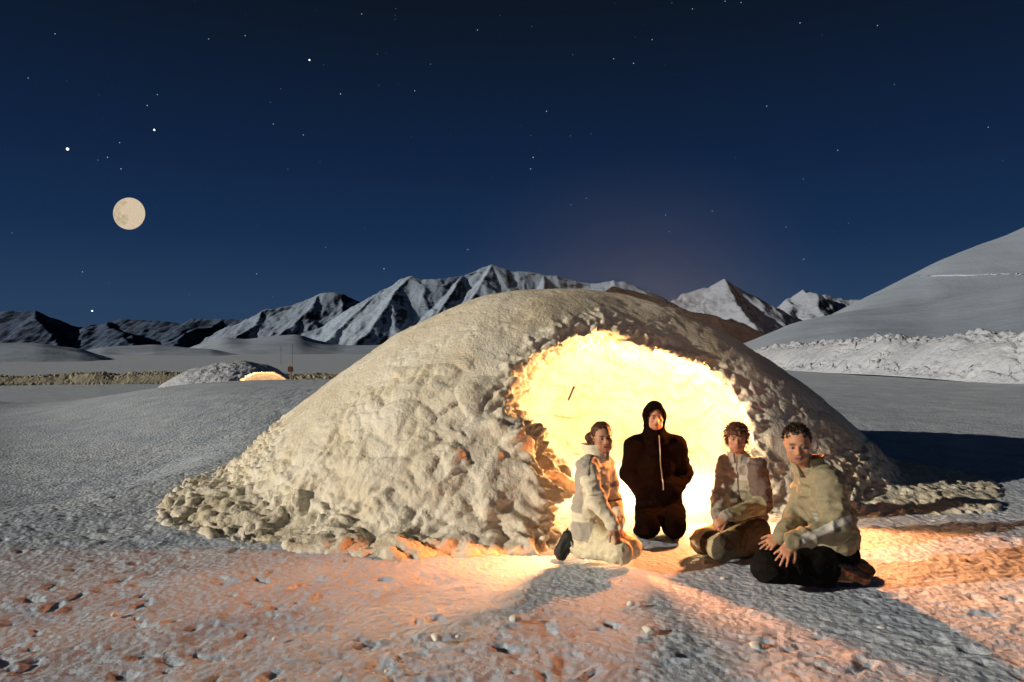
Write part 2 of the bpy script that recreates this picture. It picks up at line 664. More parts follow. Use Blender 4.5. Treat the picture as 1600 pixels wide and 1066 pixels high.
def build_mound():
    res = 0.047
    org = np.array([-5.6, 5.3, -0.22])
    hi = np.array([7.3, 15.8, 2.8])
    n = np.ceil((hi - org) / res).astype(int)
    gx, gy, gz = [org[i] + np.arange(n[i]) * res for i in range(3)]
    X2, Y2 = np.meshgrid(gx, gy, indexing='ij')
    H = mound_height(X2, Y2).astype(np.float32)
    P2 = np.stack([X2.ravel(), Y2.ravel(), np.zeros(X2.size)], 1)
    H += (0.05 * fbm(P2 * 0.9, 3, 3)).reshape(H.shape)
    gH = np.gradient(H, res)
    sl = np.sqrt(1 + gH[0] ** 2 + gH[1] ** 2)
    Fd = (gz[None, None, :] - H[:, :, None]) / np.minimum(sl, 3)[:, :, None]
    Fd = Fd.astype(np.float32)
    # chamber
    ix = (gx > -1.6) & (gx < 4.4)
    iy = (gy > 5.3) & (gy < 12.6)
    sx, sy = slice(np.argmax(ix), len(ix) - np.argmax(ix[::-1])), slice(np.argmax(iy), len(iy) - np.argmax(iy[::-1]))
    x, y, z = np.meshgrid(gx[sx], gy[sy], gz, indexing='ij')
    x, y, z = x.astype(np.float32), y.astype(np.float32), z.astype(np.float32)
    k = np.sqrt(((x - 1.3) / 2.1) ** 2 + ((y - 9.35) / 2.1) ** 2 + ((z - 0.25) / 1.72) ** 2)
    ch = (k - 1) * 1.8
    px = x[:, 0, :]
    pz = z[:, 0, :]
    D2 = poly_sdf(px, pz, DOOR)
    Pn = np.stack([px.ravel(), np.zeros(px.size), pz.ravel()], 1)
    D2 = D2 + 0.05 * fbm(Pn * 4, 3, 41).reshape(D2.shape)
    # the doorway flares outward and narrows a little going in
    door = D2[:, None, :] + 0.10 * np.clip(y - 7.2, 0, 2) - 0.12 * np.clip(7.0 - y, 0, 1)
    door = np.maximum(door, y - 9.2)
    cave = smin(ch, door, 0.18)
    Fd[sx, sy, :] = smax(Fd[sx, sy, :], -cave, 0.07)
    Fd[0], Fd[-1] = 1, 1
    Fd[:, 0], Fd[:, -1] = 1, 1
    Fd[:, :, 0], Fd[:, :, -1] = 1, 1
    V, Q = surface_nets(Fd, org, res)
    V = smooth_mesh(V, Q, 1)
    V, Q = subdivide(V, Q)
    Nn = vnormals(V, Q)
    x, y, z = V.T
    # where the shovelled rubble lies and how coarse
    out = (z - mound_height(x, y)) > -0.35                       # outer skin, not the chamber
    front = sstep(9.1, 7.7, y + 0.30 * np.abs(x - 0.7))
    top = sstep(1.75, 1.2, z - 0.1 * fbm(V * 1.5, 2, 12) * 4)
    rub = np.clip(front * (0.05 + 0.95 * top), 0, 1) * (1 - 0.55 * sstep(2.2, 3.2, x))
    lip = np.zeros(len(V))
    dd = np.abs(poly_sdf(x, z, DOOR))
    lip = sstep(0.33, 0.05, dd) * (y < 8.3)
    low = sstep(0.55, 0.25, z) * out * sstep(12.5, 11.0, y)
    tail = np.maximum(sstep(-1.9, -3.4, x) * sstep(0.95, 0.55, z), sstep(3.0, 4.2, x) * sstep(0.8, 0.4, z)) * sstep(12.0, 10.8, y)
    W = V * np.array([0.85, 1, 1.2]) + 0.13 * np.stack([vnoise(V * 2.6, 21), vnoise(V * 2.6, 22), vnoise(V * 2.6, 23)], 1)
    f1, f2, idh = worley(W * 2.9, 100)
    g1, g2, idg = worley(W * 6.3 + 0.4 * vnoise(V * 7, 77)[:, None], 200)
    e1, e2, ide = worley(W * 12.0, 300)
    def clods(f1, idn, amp, th):
        return amp * ((0.35 + 0.9 * idn) * np.sqrt(np.clip(1 - (f1 / 0.68) ** 2, 0, 1)) * (idn > th) - 0.35)
    big = clods(f1, idh, 0.105, 0.12) + 0.05 * fbm(V * 2.2, 3, 88)
    med = clods(g1, idg, 0.062, 0.2) + 0.02 * fbm(V * 5, 3, 89)
    sml = clods(e1, ide, 0.034, 0.35)
    patchn = sstep(-0.25, 0.35, fbm(V * 1.1, 2, 33))
    d = rub * (1 - tail) * (0.75 * big * (1.1 - 0.5 * patchn) + 0.85 * med * (0.20 + 0.5 * patchn) + 0.5 * sml * patchn)
    d += tail * (0.3 * big + 0.75 * med + 1.4 * sml) * (1 - 0.5 * sstep(3.5, 4.5, x))
    d += lip * (0.9 * med + 1.6 * sml + 0.03 * fbm(V * 9, 3, 5))
    d += low * (1 - tail) * (0.35 * med + 0.8 * sml)
    inside = (~out) * 1.0
    d += inside * (0.9 * big + 0.6 * med)
    smooth_zone = 1 - np.clip(rub + tail + lip + inside + low, 0, 1)
    d += smooth_zone * (0.03 * fbm(V * np.array([1.2, 1.2, 2.5]), 4, 51) + 0.010 * fbm(V * 7, 3, 52))
    streak = sstep(0.1, 0.5, fbm(V * np.array([2.2, 2.2, 4.0]), 3, 63))
    d += smooth_zone * streak * 0.016 * (sstep(0, .3, g2 - g1) - 1)
    V = V + Nn * d[:, None]
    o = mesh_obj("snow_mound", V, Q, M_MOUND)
    tag(o, "large domed snow shelter with rubble flanks and a glowing doorway, behind the four kneeling people", "snow shelter",
        group="lit snow shelters")
    return o


build_mound()


def small_mound():
    c = at(375, 548, 44)
    cx, cy, base = c[0], c[1], -1.55
    res = 0.09
    org = np.array([cx - 7.0, cy - 5.5, base - 0.2])
    hi = np.array([cx + 6.5, cy + 5.5, 1.5])
    n = np.ceil((hi - org) / res).astype(int)
    gx, gy, gz = [org[i] + np.arange(n[i]) * res for i in range(3)]
    X2, Y2 = np.meshgrid(gx, gy, indexing='ij')
    dx = X2 - cx
    rx = np.where(dx < 0, 6.1, 4.6)
    q = np.sqrt((dx / rx) ** 2 + ((Y2 - cy) / 4.6) ** 2)
    H = base + np.where(q < 1, 2.62 * (1 - q ** 2.1), -3 * (q - 1))
    H = H + 0.08 * fbm(np.stack([X2.ravel(), Y2.ravel(), 0 * X2.ravel()], 1), 3, 9).reshape(H.shape)
    Fd = ((gz[None, None, :] - H[:, :, None]) / 1.3).astype(np.float32)
    x, y, z = np.meshgrid(gx, gy, gz, indexing='ij')
    k = np.sqrt(((x - cx - 1.5) / 2.3) ** 2 + ((y - cy + 0.6) / 2.4) ** 2 + ((z - base - 0.1) / 1.75) ** 2)
    ch = (k - 1) * 1.8
    dp = [at(px_, py_, 40.5)[[0, 2]] for px_, py_ in ((364, 660), (363, 604), (368, 592), (380, 585), (405, 585), (425, 588), (438, 593), (448, 602), (452, 660))]
    D2 = poly_sdf(x[:, 0, :], z[:, 0, :], dp)
    door = np.maximum(D2[:, None, :] + 0 * y, y - cy + 0.5)
    Fd = smax(Fd, -smin(ch, door, 0.2), 0.1)
    for s in (0, -1):
        Fd[s] = 1
        Fd[:, s] = 1
        Fd[:, :, s] = 1
    V, Q = surface_nets(Fd.astype(np.float32), org, res)
    Nn = vnormals(V, Q)
    g1, g2, idg = worley(V * 3.4 + 0.5 * vnoise(V * 2, 8)[:, None], 400)
    f = sstep(cx - 3.5, cx - 1, V[:, 0]) * sstep(cy + 1, cy - 2, V[:, 1])
    V = V + Nn * (((0.11 * (idg - 0.5) + 0.06 * (sstep(0, 0.35, g2 - g1) - 1)) * (0.05 + 0.8 * f)) + 0.06 * fbm(V * 0.9, 3, 71))[:, None]
    o = mesh_obj("snow_mound", V, Q, M_BANK)
    tag(o, "smaller distant snow shelter glowing on the left beyond the rise", "snow shelter", group="lit snow shelters")
    lamp("distant_cave_lamp", (cx + 1.6, cy - 1.6, base + 1.0), 300, color=(1.0, 0.46, 0.14))
    return cx, cy, base


SMC = small_mound()


# ------------------------------------------------------------------ snow banks
def bank(name, pts, width, mat, label, seed, ny=90, steps=500, chunk=1.0):
    """pts: (x, y, crest z, foot z) along the bank"""
    pts = np.array(pts, float)
    L = np.concatenate([[0], np.cumsum(np.hypot(*np.diff(pts[:, :2], axis=0).T))])
    u = np.linspace(0, L[-1], steps)
    cx, cy, cz, fz = [np.interp(u, L, pts[:, i]) for i in range(4)]
    tx, ty = np.gradient(cx), np.gradient(cy)
    ln = np.hypot(tx, ty)
    nx_, ny_ = -ty / ln, tx / ln
    v = np.linspace(-1, 1, ny)
    prof = np.where(v < 0, (1 - np.abs(v) ** 1.6), (1 - np.abs(v) ** 2.2))
    Vx = cx[:, None] + nx_[:, None] * v * width
    Vy = cy[:, None] + ny_[:, None] * v * width
    Vz = fz[:, None] - 0.25 + (cz - fz + 0.25)[:, None] * prof
    P = np.stack([Vx.ravel(), Vy.ravel(), Vz.ravel()], 1)
    w = np.tile(prof, steps)
    f1, f2, idh = worley(P * 0.75 / chunk, seed)
    g1, g2, idg = worley(P * 1.9 / chunk, seed + 9)
    env = sstep(0, 0.25, w)
    soft = 0.10 + 0.90 * np.clip(sstep(0.05, 0.45, fbm(P * 0.22 / chunk, 2, seed + 3)) + sstep(0.75, 0.95, w) + sstep(0.45, 0.2, w), 0, 1)
    env = env * soft
    P[:, 2] += 0.35 * w * fbm(P * 0.3, 3, seed + 31)
    P[:, 2] += env * chunk * (0.5 * fbm(P * 0.35, 3, seed) + 0.42 * (idh - 0.5) + 0.30 * (sstep(0, .35, f2 - f1) - 1) + 0.22 * (idg - 0.5) + 0.12 * (sstep(0, .35, g2 - g1) - 1))
    P[:, 1] += env * chunk * 0.5 * (idg - 0.5)
    i = (np.arange(steps - 1)[:, None] * ny + np.arange(ny - 1)[None, :]).ravel()
    Q = np.stack([i, i + ny, i + ny + 1, i + 1], 1)
    o = mesh_obj(name, P, Q, mat)
    tag(o, label, "snow bank")
    return o


def bp_(px, pyc, pyf, d):
    a, b = at(px, pyc, d), at(px, pyf, d)
    return (a[0], a[1], a[2], b[2])


bank("snow_bank", [bp_(1080, 553, 566, 105), bp_(1160, 546, 568, 85), bp_(1250, 536, 572, 66), bp_(1350, 528, 577, 54),
                   bp_(1450, 524, 580, 47), bp_(1530, 519, 584, 42), bp_(1620, 517, 590, 38), bp_(1760, 512, 600, 34)],
     3.6, M_BANK, "long ploughed bank of lumpy white snow running along the foot of the right hill", 500, ny=110, steps=1300, chunk=0.62)
bank("snow_bank", [bp_(-120, 585, 601, 64), bp_(0, 584, 600, 66), bp_(120, 583, 599, 68), bp_(290, 583, 598, 70), bp_(450, 583, 595, 72), bp_(620, 583, 595, 75)],
     2.2, M_BANKY, "low yellowish snow bank crossing the plain behind the small left shelter", 540, ny=50, steps=900, chunk=0.25)


def stick():
    m, t_, b_ = new_mat("dark_stick")
    b_.inputs['Base Color'].default_value = (0.02, 0.015, 0.01, 1)
    V, Q = [], []
    a, b = at(888, 626, 10.95), at(897, 604, 10.85)
    for p, rr in ((a, .016), (b, .020)):
        for k in range(8):
            V.append((p[0] + rr * math.cos(k * math.pi / 4), p[1] + rr * math.sin(k * math.pi / 4), p[2]))
    Q = [(k, (k + 1) % 8, 8 + (k + 1) % 8, 8 + k) for k in range(8)] + [tuple(range(8, 16)), tuple(range(7, -1, -1))]
    tag(poly_obj("stick", V, Q, m), "short dark stick poking out of the glowing wall inside the large snow shelter", "stick")


stick()


def chunk(px, py, size, seed, label):
    """a broken lump of hard snow lying on the ground"""
    d = CAM_H * F_PX / (py - HOR)
    c = at(px, py, d)
    f_org = np.array([-1.3, -1.3, -0.9]) * size
    res = size / 9
    n = (np.array([2.6, 2.6, 1.9]) * size / res).astype(int)
    g = [f_org[i] + np.arange(n[i]) * res for i in range(3)]
    x, y, z = np.meshgrid(*g, indexing='ij')
    rg = np.random.default_rng(seed)
    q = np.sqrt(x ** 2 + (y * 1.2) ** 2 + (z * 1.7) ** 2) - size
    for _ in range(7):
        v = rg.normal(size=3)
        v /= np.linalg.norm(v)
        q = np.maximum(q, x * v[0] + y * v[1] + z * v[2] - size * rg.uniform(.45, .75))
    for s_ in (0, -1):
        q[s_] = 1
        q[:, s_] = 1
        q[:, :, s_] = 1
    V, Q = surface_nets(q.astype(np.float32), f_org, res)
    o = mesh_obj("snow_chunk", V, Q, M_CHUNK)
    o.location = (c[0], c[1], 0.25 * size)
    tag(o, label, "snow chunk", group="loose snow chunks on the trampled snow")


for a_ in ((682, 999, .042, 1, "largest loose chunk of hard snow left of centre in the foreground"),
           (717, 996, .022, 2, "small snow chunk just right of the largest foreground chunk"),
           (805, 969, .040, 3, "pale blocky snow chunk below the gap left of the kneeling group"),
           (1098, 879, .030, 4, "small snow chunk on the path under the clasped hands"),
           (604, 1050, .018, 5, "small crumb of snow near the bottom edge left of centre"),
           (985, 945, .030, 6, "flat snow chunk below the person in the cream suit"),
           (1012, 988, .045, 7, "flat slab of snow in the middle of the foreground shadow"),
           (1180, 1012, .040, 8, "snow chunk in the foreground below the khaki jacketed man"),
           (1130, 905, .022, 9, "tiny snow chunk in front of the person with clasped hands"),
           (1378, 985, .032, 10, "snow chunk at lower right on the warm lit snow"),
           (1505, 880, .05, 11, "long low snow chunk on the orange strip at far right"),
           (430, 1000, .022, 12, "small snow chunk among the boot prints at lower left"),
           (180, 962, .026, 13, "snow chunk among the boot prints at far left")):
    chunk(*a_)


def marker_post():
    d = 40.0
    b = at(454, 600, d)
    root = empty("marker_post", loc=(b[0], b[1], b[2]), label="short wooden post with a dark box on top beside the distant glowing shelter", cat="post")
    m, t_, b_ = new_mat("post_wood")
    b_.inputs['Base Color'].default_value = (0.42, 0.24, 0.13, 1)
    nn = N(t_, 'ShaderNodeTexNoise', Scale=8.0)
    bb = N(t_, 'ShaderNodeBump', Strength=0.5, Distance=0.02)
    t_.links.new(nn.outputs['Fac'], bb.inputs['Height'])
    t_.links.new(bb.outputs[0], b_.inputs['Normal'])
    m2, t_, b_ = new_mat("box_paint")
    b_.inputs['Base Color'].default_value = (0.10, 0.035, 0.02, 1)

    def bx(nm, x0, x1, y0, y1, z0, z1, mat, tp=1.0):
        V = []
        for z_, k in ((z0, 1.0), (z1, tp)):
            cx_, cy_ = (x0 + x1) / 2, (y0 + y1) / 2
            for sx_, sy_ in ((-1, -1), (1, -1), (1, 1), (-1, 1)):
                V.append((cx_ + sx_ * (x1 - x0) / 2 * k, cy_ + sy_ * (y1 - y0) / 2 * k, z_))
        F_ = [(0, 3, 2, 1), (4, 5, 6, 7), (0, 1, 5, 4), (1, 2, 6, 5), (2, 3, 7, 6), (3, 0, 4, 7)]
        return poly_obj(nm, np.array(V) + b, F_, mat, root, smooth=False)
    bx("pole", -.05, .05, -.05, .05, -.4, 0.86, m, .92)
    bx("box", -.13, .13, -.10, .10, 0.70, 0.98, m2, .9)
    bx("cap", -.06, .06, -.06, .06, 0.985, 1.06, m, .4)


marker_post()
for px_, ph_ in ((439, 26), (457, 28)):
    d_ = 150.0
    b_ = at(px_, 566, d_)
    V_, Q_ = [], []
    h_ = ph_ * d_ / F_PX
    for k in range(2):
        for j in range(6):
            V_.append((b_[0] + .05 * math.cos(j * math.pi / 3) * (1 - .3 * k), b_[1] + .09 * math.sin(j * math.pi / 3), b_[2] - .5 + k * (h_ + .5)))
    Q_ = [(j, (j + 1) % 6, 6 + (j + 1) % 6, 6 + j) for j in range(6)] + [(6, 7, 8, 9, 10, 11)]
    mm_, t_, bb_ = new_mat("thin_pole_wood")
    bb_.inputs['Base Color'].default_value = (0.05, 0.05, 0.05, 1)
    o = poly_obj("pole", V_, Q_, mm_)
    tag(o, "thin dark pole on the far plain, %s of two behind the small shelter" % ("left" if px_ == 439 else "right"), "pole")


# ------------------------------------------------------------------ hills and mountains
def loft_hill(name, cols, mat, n=260, m=90, back=1.3, power=1.0, track=None):
    """cols: (px, crest py, crest distance, foot distance, foot z)"""
    cols = np.array(cols, float)
    px = np.linspace(cols[0, 0], cols[-1, 0], n)

    def ip(k):
        a = np.interp(px, cols[:, 0], cols[:, k])
        ker = np.ones(9) / 9
        return np.convolve(np.pad(a, 4, mode='edge'), ker, 'valid')
    cpy, cd, fd, fz = ip(1), ip(2), ip(3), ip(4)
    cz = CAM_H - (cpy - HOR) * cd / F_PX
    t = np.linspace(0, back, m)
    d = fd[:, None] + (cd - fd)[:, None] * t[None, :]
    prof = np.where(t <= 1, np.sin(np.clip(t, 0, 1) * math.pi / 2) ** 1.25, 1 - (t - 1) ** 2 * 2.5)
    z = fz[:, None] + (cz - fz)[:, None] * prof[None, :]
    x = (px[:, None] - 800) / F_PX * d
    P = np.stack([x.ravel(), d.ravel(), z.ravel()], 1)
    P[:, 2] += 0.012 * cd.mean() * fbm(P / cd.mean() * 7, 4, int(cd.mean())) * np.repeat(sstep(0, 0.02, np.ones(n)), m) * 0.5
    i = (np.arange(n - 1)[:, None] * m + np.arange(m - 1)[None, :]).ravel()
    Q = np.stack([i, i + m, i + m + 1, i + 1], 1)
    o = mesh_obj(name, P, Q, mat)
    tag(o, kind='structure')
    return P.reshape(n, m, 3)


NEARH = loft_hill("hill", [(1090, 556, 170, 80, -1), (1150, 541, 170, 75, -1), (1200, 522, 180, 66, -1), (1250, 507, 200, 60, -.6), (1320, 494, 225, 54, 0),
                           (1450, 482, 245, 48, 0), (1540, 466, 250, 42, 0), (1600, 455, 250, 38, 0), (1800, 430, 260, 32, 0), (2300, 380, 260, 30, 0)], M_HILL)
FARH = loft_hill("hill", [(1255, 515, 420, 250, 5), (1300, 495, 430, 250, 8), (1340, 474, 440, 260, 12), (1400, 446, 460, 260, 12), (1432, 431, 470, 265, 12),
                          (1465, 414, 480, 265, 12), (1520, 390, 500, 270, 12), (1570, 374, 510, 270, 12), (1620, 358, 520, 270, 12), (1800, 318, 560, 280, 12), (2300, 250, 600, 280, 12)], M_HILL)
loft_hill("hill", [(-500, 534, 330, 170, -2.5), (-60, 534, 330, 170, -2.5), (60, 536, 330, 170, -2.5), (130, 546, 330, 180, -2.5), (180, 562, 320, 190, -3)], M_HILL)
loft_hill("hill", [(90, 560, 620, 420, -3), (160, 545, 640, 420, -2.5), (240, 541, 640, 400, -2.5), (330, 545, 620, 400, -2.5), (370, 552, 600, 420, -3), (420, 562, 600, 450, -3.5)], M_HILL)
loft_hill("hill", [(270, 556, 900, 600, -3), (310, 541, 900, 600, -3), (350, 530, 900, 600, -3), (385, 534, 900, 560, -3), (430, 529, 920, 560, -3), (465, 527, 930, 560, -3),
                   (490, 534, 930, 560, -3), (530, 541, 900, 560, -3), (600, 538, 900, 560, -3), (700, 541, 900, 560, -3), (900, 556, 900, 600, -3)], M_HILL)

# skied track crossing the lit hill, and the rock on the crest of the near hill
tr = []
for i in range(FARH.shape[0]):
    pr = FARH[i]
    ppx = 800 + pr[:, 0] / pr[:, 1] * F_PX
    ppy = HOR - (pr[:, 2] - CAM_H) / pr[:, 1] * F_PX
    k_ = np.argmin(np.abs(ppy - (432 - (ppx - 1430) * 0.024)))
    if 1428 < ppx[k_] < 1900 and k_ < 68:
        tr.append(pr[k_])
tr = np.array(tr)
Vt = np.concatenate([tr + (0, 0, 0.2), tr + (0, -1.0, -0.2), tr + (0, -1.0, 0.30), tr + (0, 0.8, 0.35)])
nt_ = len(tr)
Qt = []
for i in range(nt_ - 1):
    for a_, b_ in ((1, 2), (2, 3)):
        Qt.append((a_ * nt_ + i, a_ * nt_ + i + 1, b_ * nt_ + i + 1, b_ * nt_ + i))
tag(mesh_obj("path", Vt, np.array(Qt), M_BANK), kind='structure')


def rock(px, py, d, size, seed):
    n = 26
    c = at(px, py, d)
    V, F = sphere_data(n, 16, 1.0)
    V = np.array(V)
    V = V * (1 + 0.35 * fbm(V * 1.7, 3, seed))[:, None] * np.array([2.3, 1.2, 0.62]) * size + c
    m, t_, b_ = new_mat("dark_rock")
    b_.inputs['Base Color'].default_value = (0.035, 0.035, 0.033, 1)
    b_.inputs['Roughness'].default_value = 0.95
    o = poly_obj("rock", V, F, m)
    tag(o, "dark rock sticking out of the snow on the crest of the near right hill", "rock")


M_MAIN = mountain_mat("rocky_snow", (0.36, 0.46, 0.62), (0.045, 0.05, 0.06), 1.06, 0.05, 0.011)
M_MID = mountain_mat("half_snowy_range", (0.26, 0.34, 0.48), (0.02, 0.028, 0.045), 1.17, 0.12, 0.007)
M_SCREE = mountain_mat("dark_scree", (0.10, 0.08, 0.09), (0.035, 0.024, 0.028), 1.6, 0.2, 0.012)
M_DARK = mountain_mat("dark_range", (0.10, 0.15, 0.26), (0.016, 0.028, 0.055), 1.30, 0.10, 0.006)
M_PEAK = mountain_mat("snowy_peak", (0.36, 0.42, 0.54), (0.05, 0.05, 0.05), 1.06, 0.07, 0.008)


def mountain(name, ridges, slope, xr, yr, n, mat, seed, amp, base=-4, fr=0.006, label=None):
    xs = np.linspace(*xr, n[0])
    ys = np.linspace(*yr, n[1])
    X, Y = np.meshgrid(xs, ys)
    P = np.stack([X.ravel(), Y.ravel(), 0 * X.ravel()], 1)
    Wp = P.copy()
    Wp[:, 0] += 25 * vnoise(P * fr * 1.3, seed + 1) * amp / 30
    Wp[:, 1] += 60 * vnoise(P * fr * 1.3, seed + 2) * amp / 30
    h = np.full(len(P), -1e3)
    for ln in ridges:
        pts = [at(*q) for q in ln]
        for a, b in zip(pts[:-1], pts[1:]):
            ex, ey = b[0] - a[0], b[1] - a[1]
            t = np.clip(((Wp[:, 0] - a[0]) * ex + (Wp[:, 1] - a[1]) * ey) / (ex * ex + ey * ey), 0, 1)
            dist = np.hypot(Wp[:, 0] - a[0] - ex * t, Wp[:, 1] - a[1] - ey * t)
            zz = a[2] + (b[2] - a[2]) * t - slope * dist * (1 - 0.12 * np.clip(dist / 400, 0, 1))
            h = np.maximum(h, zz)
            
    ridged = 1 - np.abs(fbm(Wp * np.array([fr * 1.6, fr * 0.6, 1]), 5, seed, 0.55)) * 2
    rel = np.clip(h / max(h.max(), 1), 0, 1)
    h = h + amp * (ridged - 0.75) * (1 - 0.8 * rel ** 3) + amp * 0.25 * fbm(P * fr * 5, 4, seed + 5)
    h = np.where(h < base, base, h)
    P[:, 2] = h
    i = (np.arange(n[1] - 1)[:, None] * n[0] + np.arange(n[0] - 1)[None, :]).ravel()
    Q = np.stack([i, i + 1, i + n[0] + 1, i + n[0]], 1)
    keep = (P[Q, 2] > base + 0.01).any(1)
    o = mesh_obj(name, P, Q[keep], mat)
    tag(o, kind='structure')
    return o


rock(1547, 461, 236, 1.6, 5)
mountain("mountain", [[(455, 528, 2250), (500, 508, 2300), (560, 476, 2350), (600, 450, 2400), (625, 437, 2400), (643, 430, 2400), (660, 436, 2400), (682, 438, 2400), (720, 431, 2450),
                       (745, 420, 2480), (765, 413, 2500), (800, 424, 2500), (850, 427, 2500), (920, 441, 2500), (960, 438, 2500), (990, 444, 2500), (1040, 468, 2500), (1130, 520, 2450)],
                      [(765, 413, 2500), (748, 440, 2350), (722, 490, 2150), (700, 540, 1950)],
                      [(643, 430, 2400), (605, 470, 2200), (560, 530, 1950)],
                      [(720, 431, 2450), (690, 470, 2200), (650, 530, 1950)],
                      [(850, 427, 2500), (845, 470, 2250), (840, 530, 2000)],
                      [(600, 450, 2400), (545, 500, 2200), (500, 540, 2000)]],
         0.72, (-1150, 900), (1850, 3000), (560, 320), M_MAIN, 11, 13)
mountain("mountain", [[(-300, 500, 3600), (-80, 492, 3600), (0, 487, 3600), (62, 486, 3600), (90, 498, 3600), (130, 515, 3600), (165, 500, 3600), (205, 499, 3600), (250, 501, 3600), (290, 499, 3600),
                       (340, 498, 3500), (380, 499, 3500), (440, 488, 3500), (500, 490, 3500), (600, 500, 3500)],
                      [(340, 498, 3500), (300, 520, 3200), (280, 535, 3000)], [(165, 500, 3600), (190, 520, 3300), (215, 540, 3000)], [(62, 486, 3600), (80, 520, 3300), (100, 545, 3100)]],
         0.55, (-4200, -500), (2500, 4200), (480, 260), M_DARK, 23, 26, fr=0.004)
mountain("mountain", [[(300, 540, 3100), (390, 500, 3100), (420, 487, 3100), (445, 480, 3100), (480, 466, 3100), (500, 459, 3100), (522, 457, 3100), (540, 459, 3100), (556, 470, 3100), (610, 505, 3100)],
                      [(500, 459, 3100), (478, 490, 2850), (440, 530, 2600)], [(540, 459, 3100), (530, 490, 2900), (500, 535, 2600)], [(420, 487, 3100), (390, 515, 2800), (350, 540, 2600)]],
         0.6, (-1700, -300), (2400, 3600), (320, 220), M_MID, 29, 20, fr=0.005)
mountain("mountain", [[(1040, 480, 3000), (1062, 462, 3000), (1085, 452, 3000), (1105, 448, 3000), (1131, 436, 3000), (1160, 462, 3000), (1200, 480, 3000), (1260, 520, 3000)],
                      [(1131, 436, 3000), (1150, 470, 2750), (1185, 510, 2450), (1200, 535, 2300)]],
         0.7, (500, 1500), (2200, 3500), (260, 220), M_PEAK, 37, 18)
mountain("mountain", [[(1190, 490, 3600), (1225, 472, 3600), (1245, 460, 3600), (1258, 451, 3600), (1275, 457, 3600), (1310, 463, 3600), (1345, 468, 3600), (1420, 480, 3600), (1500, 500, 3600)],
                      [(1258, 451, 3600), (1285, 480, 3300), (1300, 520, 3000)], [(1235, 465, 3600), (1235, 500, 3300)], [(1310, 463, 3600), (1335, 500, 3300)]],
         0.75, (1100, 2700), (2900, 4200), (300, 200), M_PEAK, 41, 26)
mountain("mountain", [[(960, 446, 1500), (1010, 458, 1500), (1055, 478, 1450), (1100, 490, 1400), (1150, 500, 1350), (1190, 518, 1300), (1230, 545, 1250)]],
         0.6, (100, 800), (900, 1900), (220, 160), M_SCREE, 47, 6, fr=0.01)

# ------------------------------------------------------------------ moon and stars
def emis(name, c, s=1.0):
    m = bpy.data.materials.new(name)
    m.use_nodes = True
    t = m.node_tree
    t.nodes.clear()
    o = t.nodes.new('ShaderNodeOutputMaterial')
    e = t.nodes.new('ShaderNodeEmission')
    e.inputs[0].default_value = (*c, 1)
    e.inputs[1].default_value = s
    t.links.new(e.outputs[0], o.inputs[0])
    return m, t, e


MOON_D = 9000.0
m_moon, t, e = emis("moon_face", (0.6, 0.5, 0.36))
g = t.nodes.new('ShaderNodeTexCoord')
r0 = 24.9 * MOON_D / F_PX
maria = [(-.34, .10, .30), (-.14, .48, .26), (-.42, .42, .16), (-.05, -.62, .38), (.36, -.33, .26), (-.48, -.42, .30), (.28, -.62, .26), (-.02, -.2, .14), (-.22, .7, .14), (.02, .58, .1), (-.55, .62, .12)]
prev = None
nz = N(t, 'ShaderNodeTexNoise', Scale=4.0 / r0, Detail=6.0, Roughness=0.65)
t.links.new(g.outputs['Object'], nz.inputs['Vector'])
for (mx_, mz_, rr_) in maria:
    vd = t.nodes.new('ShaderNodeVectorMath')
    vd.operation = 'DISTANCE'
    vd.inputs[1].default_value = (mx_ * r0, -r0 * math.sqrt(max(0, 1 - mx_ ** 2 - mz_ ** 2)), mz_ * r0)
    t.links.new(g.outputs['Object'], vd.inputs[0])
    mm = t.nodes.new('ShaderNodeMapRange')
    mm.interpolation_type = 'SMOOTHSTEP'
    mm.inputs['From Min'].default_value = rr_ * r0 * 0.6
    mm.inputs['From Max'].default_value = rr_ * r0 * 1.15
    mm.inputs['To Min'].default_value = 1
    mm.inputs['To Max'].default_value = 0
    t.links.new(vd.outputs['Value'], mm.inputs['Value'])
    if prev is None:
        prev = mm
    else:
        mxn = t.nodes.new('ShaderNodeMath')
        mxn.operation = 'MAXIMUM'
        t.links.new(prev.outputs[0], mxn.inputs[0])
        t.links.new(mm.outputs[0], mxn.inputs[1])
        prev = mxn
sb = t.nodes.new('ShaderNodeMath')
sb.operation = 'MULTIPLY_ADD'
sb.inputs[1].default_value = 2.2
sb.inputs[2].default_value = -0.75
t.links.new(nz.outputs['Fac'], sb.inputs[0])
mu = t.nodes.new('ShaderNodeMath')
mu.operation = 'MULTIPLY'
mu.use_clamp = True
t.links.new(prev.outputs[0], mu.inputs[0])
t.links.new(sb.outputs[0], mu.inputs[1])
mxc = t.nodes.new('ShaderNodeMix')
mxc.data_type = 'RGBA'
mxc.inputs[6].default_value = (0.66, 0.53, 0.38, 1)
mxc.inputs[7].default_value = (0.33, 0.29, 0.15, 1)
t.links.new(mu.outputs[0], mxc.inputs[0])
n3 = N(t, 'ShaderNodeTexNoise', Scale=9.0 / r0, Detail=5.0, Roughness=0.7)
t.links.new(g.outputs['Object'], n3.inputs['Vector'])
m3 = t.nodes.new('ShaderNodeMapRange')
m3.inputs['From Min'].default_value = 0.3
m3.inputs['From Max'].default_value = 0.7
m3.inputs['To Min'].default_value = 0.86
m3.inputs['To Max'].default_value = 1.12
t.links.new(n3.outputs['Fac'], m3.inputs['Value'])
mx3 = t.nodes.new('ShaderNodeMix')
mx3.data_type = 'RGBA'
mx3.blend_type = 'MULTIPLY'
mx3.inputs[0].default_value = 1
t.links.new(mxc.outputs[2], mx3.inputs[6])
t.links.new(m3.outputs[0], mx3.inputs[7])
t.links.new(mx3.outputs[2], e.inputs[0])
